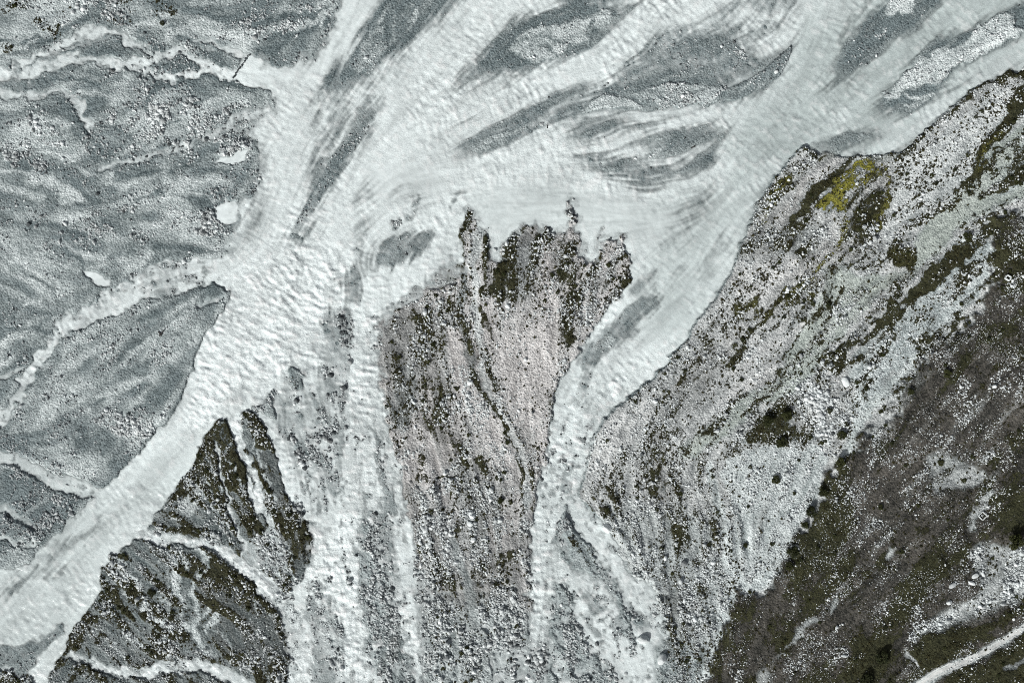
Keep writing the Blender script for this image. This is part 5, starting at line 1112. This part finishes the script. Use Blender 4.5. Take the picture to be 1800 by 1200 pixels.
def scatter(name, px, py, pz, rot, scl, tone_, sources, label, mat):
    n = len(px); me = bpy.data.meshes.new(name); me.vertices.add(n)
    co = np.stack([wx(px), wy(py), pz], -1).astype(np.float32); me.vertices.foreach_set('co', co.ravel())
    def at(nm, typ, key, data):
        a = me.attributes.new(nm, typ, 'POINT'); a.data.foreach_set(key, np.ascontiguousarray(data).ravel())
    at('rot', 'FLOAT_VECTOR', 'vector', rot.astype(np.float32)); at('scl', 'FLOAT_VECTOR', 'vector', scl.astype(np.float32))
    at('tone', 'FLOAT', 'value', tone_.astype(np.float32)); at('pick', 'INT', 'value', np.random.default_rng(5).integers(0, len(sources), n).astype(np.int32))
    me.materials.append(mat)
    o = link(name, me)
    gn = bpy.data.node_groups.new(name + '_scatter', 'GeometryNodeTree')
    gn.interface.new_socket('Geometry', in_out='INPUT', socket_type='NodeSocketGeometry')
    gn.interface.new_socket('Geometry', in_out='OUTPUT', socket_type='NodeSocketGeometry')
    gi = gn.nodes.new('NodeGroupInput'); go = gn.nodes.new('NodeGroupOutput')
    jn = gn.nodes.new('GeometryNodeJoinGeometry')
    for s in sources:
        oi = gn.nodes.new('GeometryNodeObjectInfo'); oi.inputs['Object'].default_value = s; oi.inputs['As Instance'].default_value = False
        gt = gn.nodes.new('GeometryNodeGeometryToInstance')
        gn.links.new(oi.outputs['Geometry'], gt.inputs[0]); gn.links.new(gt.outputs[0], jn.inputs[0])
    ip = gn.nodes.new('GeometryNodeInstanceOnPoints'); ip.inputs['Pick Instance'].default_value = True
    def named(nm, typ):
        a = gn.nodes.new('GeometryNodeInputNamedAttribute'); a.data_type = typ; a.inputs['Name'].default_value = nm; return a.outputs['Attribute']
    e2r = gn.nodes.new('FunctionNodeEulerToRotation')
    gn.links.new(named('rot', 'FLOAT_VECTOR'), e2r.inputs[0])
    gn.links.new(gi.outputs[0], ip.inputs['Points']); gn.links.new(jn.outputs[0], ip.inputs['Instance'])
    gn.links.new(named('pick', 'INT'), ip.inputs['Instance Index']); gn.links.new(e2r.outputs[0], ip.inputs['Rotation'])
    gn.links.new(named('scl', 'FLOAT_VECTOR'), ip.inputs['Scale'])
    gn.links.new(ip.outputs[0], go.inputs[0])
    md = o.modifiers.new('scatter', 'NODES'); md.node_group = gn
    tag(o, label, kind='stuff')
    return o
srcs = {}
for o in COL.objects:
    if o.data in STONES and o.data not in srcs: srcs[o.data] = o
sm = ~is_big
zx = samp(Z, cx[sm], cy[sm]); dd = dv[sm]; s = rad[sm] * M_PX
zx = np.where(dd > .1, np.maximum(zx, -.22), zx)
n = sm.sum()
scl = np.stack([s * rs.uniform(.85, 1.2, n), s * rs.uniform(.7, 1.1, n), s * rs.uniform(.6, 1.1, n)], -1)
rot = np.stack([rs.normal(0, .25, n), rs.normal(0, .25, n), rs.uniform(0, 6.28, n)], -1)
scatter('gravel', cx[sm], cy[sm], zx + s * .18, rot, scl, tone[sm], list(srcs.values()), 'loose gravel and cobbles strewn over bars and fans', M_STONE)
print('stones', n)

# ------------------------------------------------------------------ plants
def leaf_cloud(name, seed, n, mat, leaf=.16, low=0.0, squash=.7, lobes=7):
    r = random.Random(seed); vs = []; fs = []
    cl = [(0, 0, .1, .62)]
    for _ in range(lobes):
        a = r.uniform(0, 6.28); d = r.uniform(.25, .62)
        cl.append((d * math.cos(a), d * math.sin(a), r.uniform(-.05, .35), r.uniform(.25, .45)))
    for k in range(n):
        cxx, cyy, czz, cr = cl[k % len(cl)]
        z = r.uniform(-.3, 1); a = r.uniform(0, 6.28); c = math.sqrt(max(0, 1 - z * z)); q = cr * r.uniform(.55, 1.08)
        p = (cxx + c * math.cos(a) * q, cyy + c * math.sin(a) * q, max(low, (czz + .35 + z * q) * squash))
        s = leaf * r.uniform(.6, 1.3)
        u = (r.gauss(0, 1), r.gauss(0, 1), r.gauss(0, .5)); l = math.sqrt(sum(x * x for x in u)) + 1e-6; u = [x / l * s for x in u]
        w = (r.gauss(0, 1), r.gauss(0, 1), r.gauss(0, .5)); l = math.sqrt(sum(x * x for x in w)) + 1e-6; w = [x / l * s * .7 for x in w]
        b = len(vs)
        vs += [tuple(p[i] - u[i] for i in range(3)), tuple(p[i] + w[i] for i in range(3)), tuple(p[i] + u[i] for i in range(3)), tuple(p[i] - w[i] for i in range(3))]
        fs.append((b, b + 1, b + 2, b + 3))
    me = bpy.data.meshes.new(name); me.from_pydata(vs, [], fs); me.materials.append(mat); return me
def tube(bm, a, b, r0, r1, seg=7):
    from mathutils import Vector
    a, b = Vector(a), Vector(b); d = (b - a).normalized(); up = Vector((0, 0, 1)) if abs(d.z) < .9 else Vector((1, 0, 0))
    u = d.cross(up).normalized(); w = d.cross(u)
    A = [bm.verts.new(a + (u * math.cos(t) + w * math.sin(t)) * r0) for t in [6.2832 * k / seg for k in range(seg)]]
    B = [bm.verts.new(b + (u * math.cos(t) + w * math.sin(t)) * r1) for t in [6.2832 * k / seg for k in range(seg)]]
    for k in range(seg): bm.faces.new((A[k], A[(k + 1) % seg], B[(k + 1) % seg], B[k]))
    bm.faces.new(B); bm.faces.new(list(reversed(A)))
def stem_mesh(seed, limbs=5, h=.55):
    r = random.Random(seed); bm = bmesh.new(); top = (r.uniform(-.08, .08), r.uniform(-.08, .08), h)
    tube(bm, (0, 0, -.08), top, .07, .04)
    for k in range(limbs):
        a = 6.28 * k / limbs + r.uniform(-.4, .4); z = r.uniform(.15, h)
        tube(bm, (top[0] * z / h, top[1] * z / h, z), (.5 * math.cos(a), .5 * math.sin(a), z + r.uniform(.1, .35)), .035, .012, 5)
    me = bpy.data.meshes.new('stem'); bm.to_mesh(me); bm.free(); me.materials.append(M_BARK); return me
TREE_C = [leaf_cloud('crown', 300 + k, 1500, M_LEAF, .085, squash=1.0, lobes=9) for k in range(3)]
TREE_T = [stem_mesh(310 + k) for k in range(3)]
SHRUB = [leaf_cloud('shrub', 320 + k, 260, M_LEAF, .17, squash=.75) for k in range(3)]
TUFT = [leaf_cloud('tuft', 330 + k, 44, M_HEATHER, .34, squash=.45, lobes=4) for k in range(3)]

TREES = [
 (1776, 947, 16, 'big round dark tree at the right edge above the stone field'), (1424, 898, 11, 'dark bush, topmost large one on the gravel edge of the heath'),
 (1413, 922, 8.5, 'small dark bush just below the topmost one on the gravel edge'), (1391, 967, 12, 'widest dark bush on the gravel edge of the heath'),
 (1384, 992, 8.5, 'lowest dark bush on the gravel edge of the heath'), (1445, 862, 12, 'low spreading bush at the upper end of the gravel edge row'),
 (1474, 811, 10, 'dark bush at the tip of the pale gully above the gravel edge'), (1362, 842, 8.5, 'lone dark bush in the middle of the pale gravel sheet'),
 (1433, 960, 5.5, 'small dark bush on the heath right of the gravel edge row'), (1545, 1150, 14, 'wide dark bush near the bottom edge left of the track'),
 (1517, 1189, 12, 'dark bush cut by the bottom edge of the heath'), (1310, 957, 6, 'small bush on gravel beside the smooth pale gully'),
 (1543, 889, 5.5, 'small green bush high in the middle of the heath'), (1650, 812, 6.5, 'small dark bush at the top of the pale heath patch'),
 (1597, 687, 8.5, 'dark bush below the rubble strip on the upper heath'), (1660, 656, 9, 'dark bush beside a pale stone on the upper heath'),
 (1478, 764, 9.5, 'round dark bush in the rubble beside the pale gully'), (1456, 721, 7, 'oblong green bush in the middle of the rubble'),
 (1486, 745, 5.5, 'small bush between the rubble and the pale gully'), (1698, 416, 9, 'brown-green bush at the top of the lace-like white gravel'),
 (1346, 738, 13, 'left of the two largest bushes in the moss below the green silt'), (1381, 730, 11, 'right of the two largest bushes in the moss below the green silt'),
 (1372, 776, 10, 'lower bush in the moss patch above the gravel sheet'), (880, 879, 7, 'lone dark bush on the lower central fan'),
 (268, 1040, 9, 'largest dark bush on the lower left island'), (286, 42, 5, 'dark bush on the upper left plain above the stream'),
 (1070, 466, 6, 'olive bush on the right lobe of the central fan head'), (1395, 866, 4, 'tiny bush on the right part of the gravel sheet'),
]
for k, (x, y, r, lab) in enumerate(TREES):
    e = bpy.data.objects.new('bush', None) if r < 15 else bpy.data.objects.new('tree', None)
    COL.objects.link(e); s = r * M_PX
    e.location = (wx(x), wy(y), float(samp(Z, x, y))); e.scale = (s, s, s * (1.2 if r > 15 else .85)); e.rotation_euler = (0, 0, rs.uniform(0, 6.28))
    tag(e, lab, 'tree' if r >= 15 else 'bush', 'bushes and trees standing alone')
    link('crown', TREE_C[k % 3], None, e); link('trunk', TREE_T[k % 3], None, e)

NCT = 260000
tx_ = rs.uniform(-60, 1860, NCT); ty_ = rs.uniform(-60, 1260, NCT)
tv = samp(F['tuft'], tx_, ty_) * np.clip(1.0 + .5 * samp(fbm(22, 71, 3), tx_, ty_) + .6 * samp(STRM, tx_, ty_), 0, 2.2)
acc = (rs.random(NCT) < np.clip(tv, 0, 1.4) ** 1.15 * .85) & (samp(D2, tx_, ty_) < .25)
tx_, ty_ = tx_[acc], ty_[acc]
tr = np.clip(np.exp(rs.normal(0, .40, len(tx_))) * 1.5, .6, 5.2)
od = np.argsort(-tr); ins = (tx_ > 4) & (tx_ < 1796) & (ty_ > 4) & (ty_ < 1196)
bigt = [i for i in od if ins[i]][:270]
isb = np.zeros(len(tx_), bool); isb[bigt] = True
def tzone(px, py):
    h = float(samp(F['heath'], px, py))
    if h > .5: return 'low dark shrub on the heath slope at right', 'low shrubs of the heath'
    if px > 1250 and py < 560: return 'small dark shrub dotting the pale ground at upper right', 'shrubs at upper right'
    if px > 1250: return 'small dark shrub in the moss between gravel and heath', 'shrubs along the heath foot'
    if px > 1010 and py > 500: return 'small shrub on the speckled bank right of the stream', 'shrubs of the right bank'
    if px > 650 and py > 360: return 'small brown shrub on the central gravel fan', 'shrubs of the central fan'
    if py > 640: return 'small dark shrub on the lower left island', 'shrubs of the lower left island'
    return 'small dark shrub on the upper left gravel plain', 'shrubs of the upper left plain'
for n_, i in enumerate(bigt):
    o = bpy.data.objects.new('shrub', SHRUB[n_ % 3]); COL.objects.link(o); s = float(tr[i]) * M_PX
    o.location = (wx(tx_[i]), wy(ty_[i]), float(samp(Z, tx_[i], ty_[i])) - .03); o.scale = (s, s, s * .8); o.rotation_euler = (0, 0, rs.uniform(0, 6.28))
    lab, grp = tzone(tx_[i], ty_[i]); lab = where_is(tx_[i], ty_[i], 'bigger dark shrub' if tr[i] > 4 else 'low dark shrub'); tag(o, lab, 'shrub', grp)
ts = ~isb; n = ts.sum(); s = tr[ts] * M_PX
tuft_src = []
for k in range(3):   # three tufts stand by themselves and are repeated in the cover
    i = bigt[-1 - k]
    o = bpy.data.objects.new('heath_tuft', TUFT[k]); COL.objects.link(o); q = 1.6 * M_PX
    o.location = (wx(tx_[i] + 5), wy(ty_[i] + 3), float(samp(Z, tx_[i] + 5, ty_[i] + 3))); o.scale = (q, q, q)
    tag(o, where_is(tx_[i] + 5, ty_[i] + 3, 'tiny heath tuft'), 'tuft', 'tiny tufts of dwarf heath'); tuft_src.append(o)
scatter('dwarf_heath', tx_[ts], ty_[ts], samp(Z, tx_[ts], ty_[ts]) - .02, np.stack([np.zeros(n), np.zeros(n), rs.uniform(0, 6.28, n)], -1), np.stack([s, s, s * rs.uniform(.6, 1.0, n)], -1), np.full(n, .5), tuft_src, 'dwarf heath and moss cushions dotting the gravel', M_HEATHER)
print('tufts', n)

# ------------------------------------------------------------------ small things
weir = bpy.data.objects.new('stone_weir', None); COL.objects.link(weir)
weir.location = (wx(424), wy(117), 0)
tag(weir, 'short line of dark stones damming the stream above the pond', 'weir')
bpy.context.view_layer.update()
for k in range(22):
    t = k / 21; x = 437 - 27 * t + rs.uniform(-1.6, 1.6); y = 97 + 40 * t + rs.uniform(-1.2, 1.2)
    o = bpy.data.objects.new('stone', STONES[k % 5]); COL.objects.link(o); o.parent = weir
    s = rs.uniform(1.2, 2.4) * M_PX; o.scale = (s, s * rs.uniform(.7, 1), s * 1.2); o.rotation_euler = (0, 0, rs.uniform(0, 6))
    o.location = (wx(x) - weir.location.x, wy(y) - weir.location.y, .1); o['tone'] = float(rs.uniform(.0, .12))

def snag(x, y, parts, lab):
    bm = bmesh.new()
    for (a, b, r0, r1) in parts:
        tube(bm, (a[0] * M_PX, -a[1] * M_PX, a[2] * M_PX), (b[0] * M_PX, -b[1] * M_PX, b[2] * M_PX), r0 * M_PX, r1 * M_PX, 6)
    me = bpy.data.meshes.new('driftwood'); bm.to_mesh(me); bm.free()
    o = link('driftwood', me, M_WOOD); o.location = (wx(x), wy(y), max(float(samp(Z, x, y)), 0) + .05); tag(o, lab, 'driftwood')
snag(283, 585, [((-4, -2, .5), (3, 4, 1), 1.2, .9), ((-1, -1, 1), (-1.5, 6, .5), 1, .5), ((1.5, 2, 1), (6, -5, 1.5), 1.0, .7), ((4, -2, 1), (7, -3.5, .5), .5, .3), ((-1.2, 4, .6), (.5, 8, .3), .5, .3)], 'black branching driftwood snag on the bar along the left bank')
snag(1219, 258, [((-4, 2.5, .3), (4, -2.5, .6), 1.1, .5), ((0, 0, .5), (3, .5, .3), .6, .3)], 'dark driftwood log on the lower edge of a small middle bar')
snag(962, 223, [((-.5, -4, .3), (0, 3, .6), .6, 1.0), ((0, 0, .5), (1.5, -2, 1), .5, .3)], 'short dark driftwood stick in the shallows of the long bar')
snag(1204, 243, [((-1.5, 2, .3), (1, -2, .4), .6, .5), ((0, 0, .4), (1.6, .6, .3), .4, .3)], 'tiny dark driftwood stick on a small middle bar')

def box_mesh(name, sx, sy, sz, mat, bev=.02, seed=1):
    bm = bmesh.new(); bmesh.ops.create_cube(bm, size=1.0)
    for v in bm.verts: v.co = (v.co.x * sx, v.co.y * sy, (v.co.z + .5) * sz)
    bmesh.ops.bevel(bm, geom=bm.edges[:], offset=bev, segments=1, affect='EDGES')
    r = random.Random(seed)
    for v in bm.verts: v.co += type(v.co)((r.uniform(-1, 1), r.uniform(-1, 1), r.uniform(-1, 1))) * bev * .4
    me = bpy.data.meshes.new(name); bm.to_mesh(me); bm.free(); me.materials.append(mat); return me
def footing(name, x, y, side_x, side_y, thick, h, rot, lab, cat):
    e = bpy.data.objects.new(name, None); COL.objects.link(e); tag(e, lab, cat)
    e.location = (wx(x), wy(y), float(samp(Z, x, y)) - .05); e.rotation_euler = (0, 0, rot)
    hx, hy, t = side_x / 2, side_y / 2, thick
    for k, (lx, ly, sx, sy) in enumerate(((0, hy, side_x, t), (0, -hy, side_x, t), (-hx, 0, t, side_y - t - .02), (hx, 0, t, side_y - t - .02))):
        o = link('wall', box_mesh('wall', sx, sy, h * (1 + .1 * (k % 2)), M_STONE, .03, k), None, e); o.location = (lx, ly, 0); o['tone'] = .85
    return e
e = footing('stone_footing', 1722.5, 904.5, 1.6, 1.6, .22, .35, math.radians(45), 'small diamond-set square of low pale walls beside a pale heath patch', 'footing')
for k, (dx, dy) in enumerate(((-.2, .15), (.25, -.1), (.05, .3))):
    o = link('stone', STONES[k], None, e); o.location = (dx, dy, .08); o.scale = (.16, .13, .12); o['tone'] = .8
footing('ruined_hut', 1766, 489, 1.25, 1.05, .3, .7, math.radians(-30), 'tiny hollow white stone ruin among dark heath at the right edge', 'ruin')
put_stone(1775, 493.5, 3.4, STONES[1], .85, 'pale rock touching the hollow white ruin', None, 'boulder')
print('build done')
print('triangles', sum(len(o.data.loops) - 2 * len(o.data.polygons) for o in SC.objects if o.type == 'MESH'))
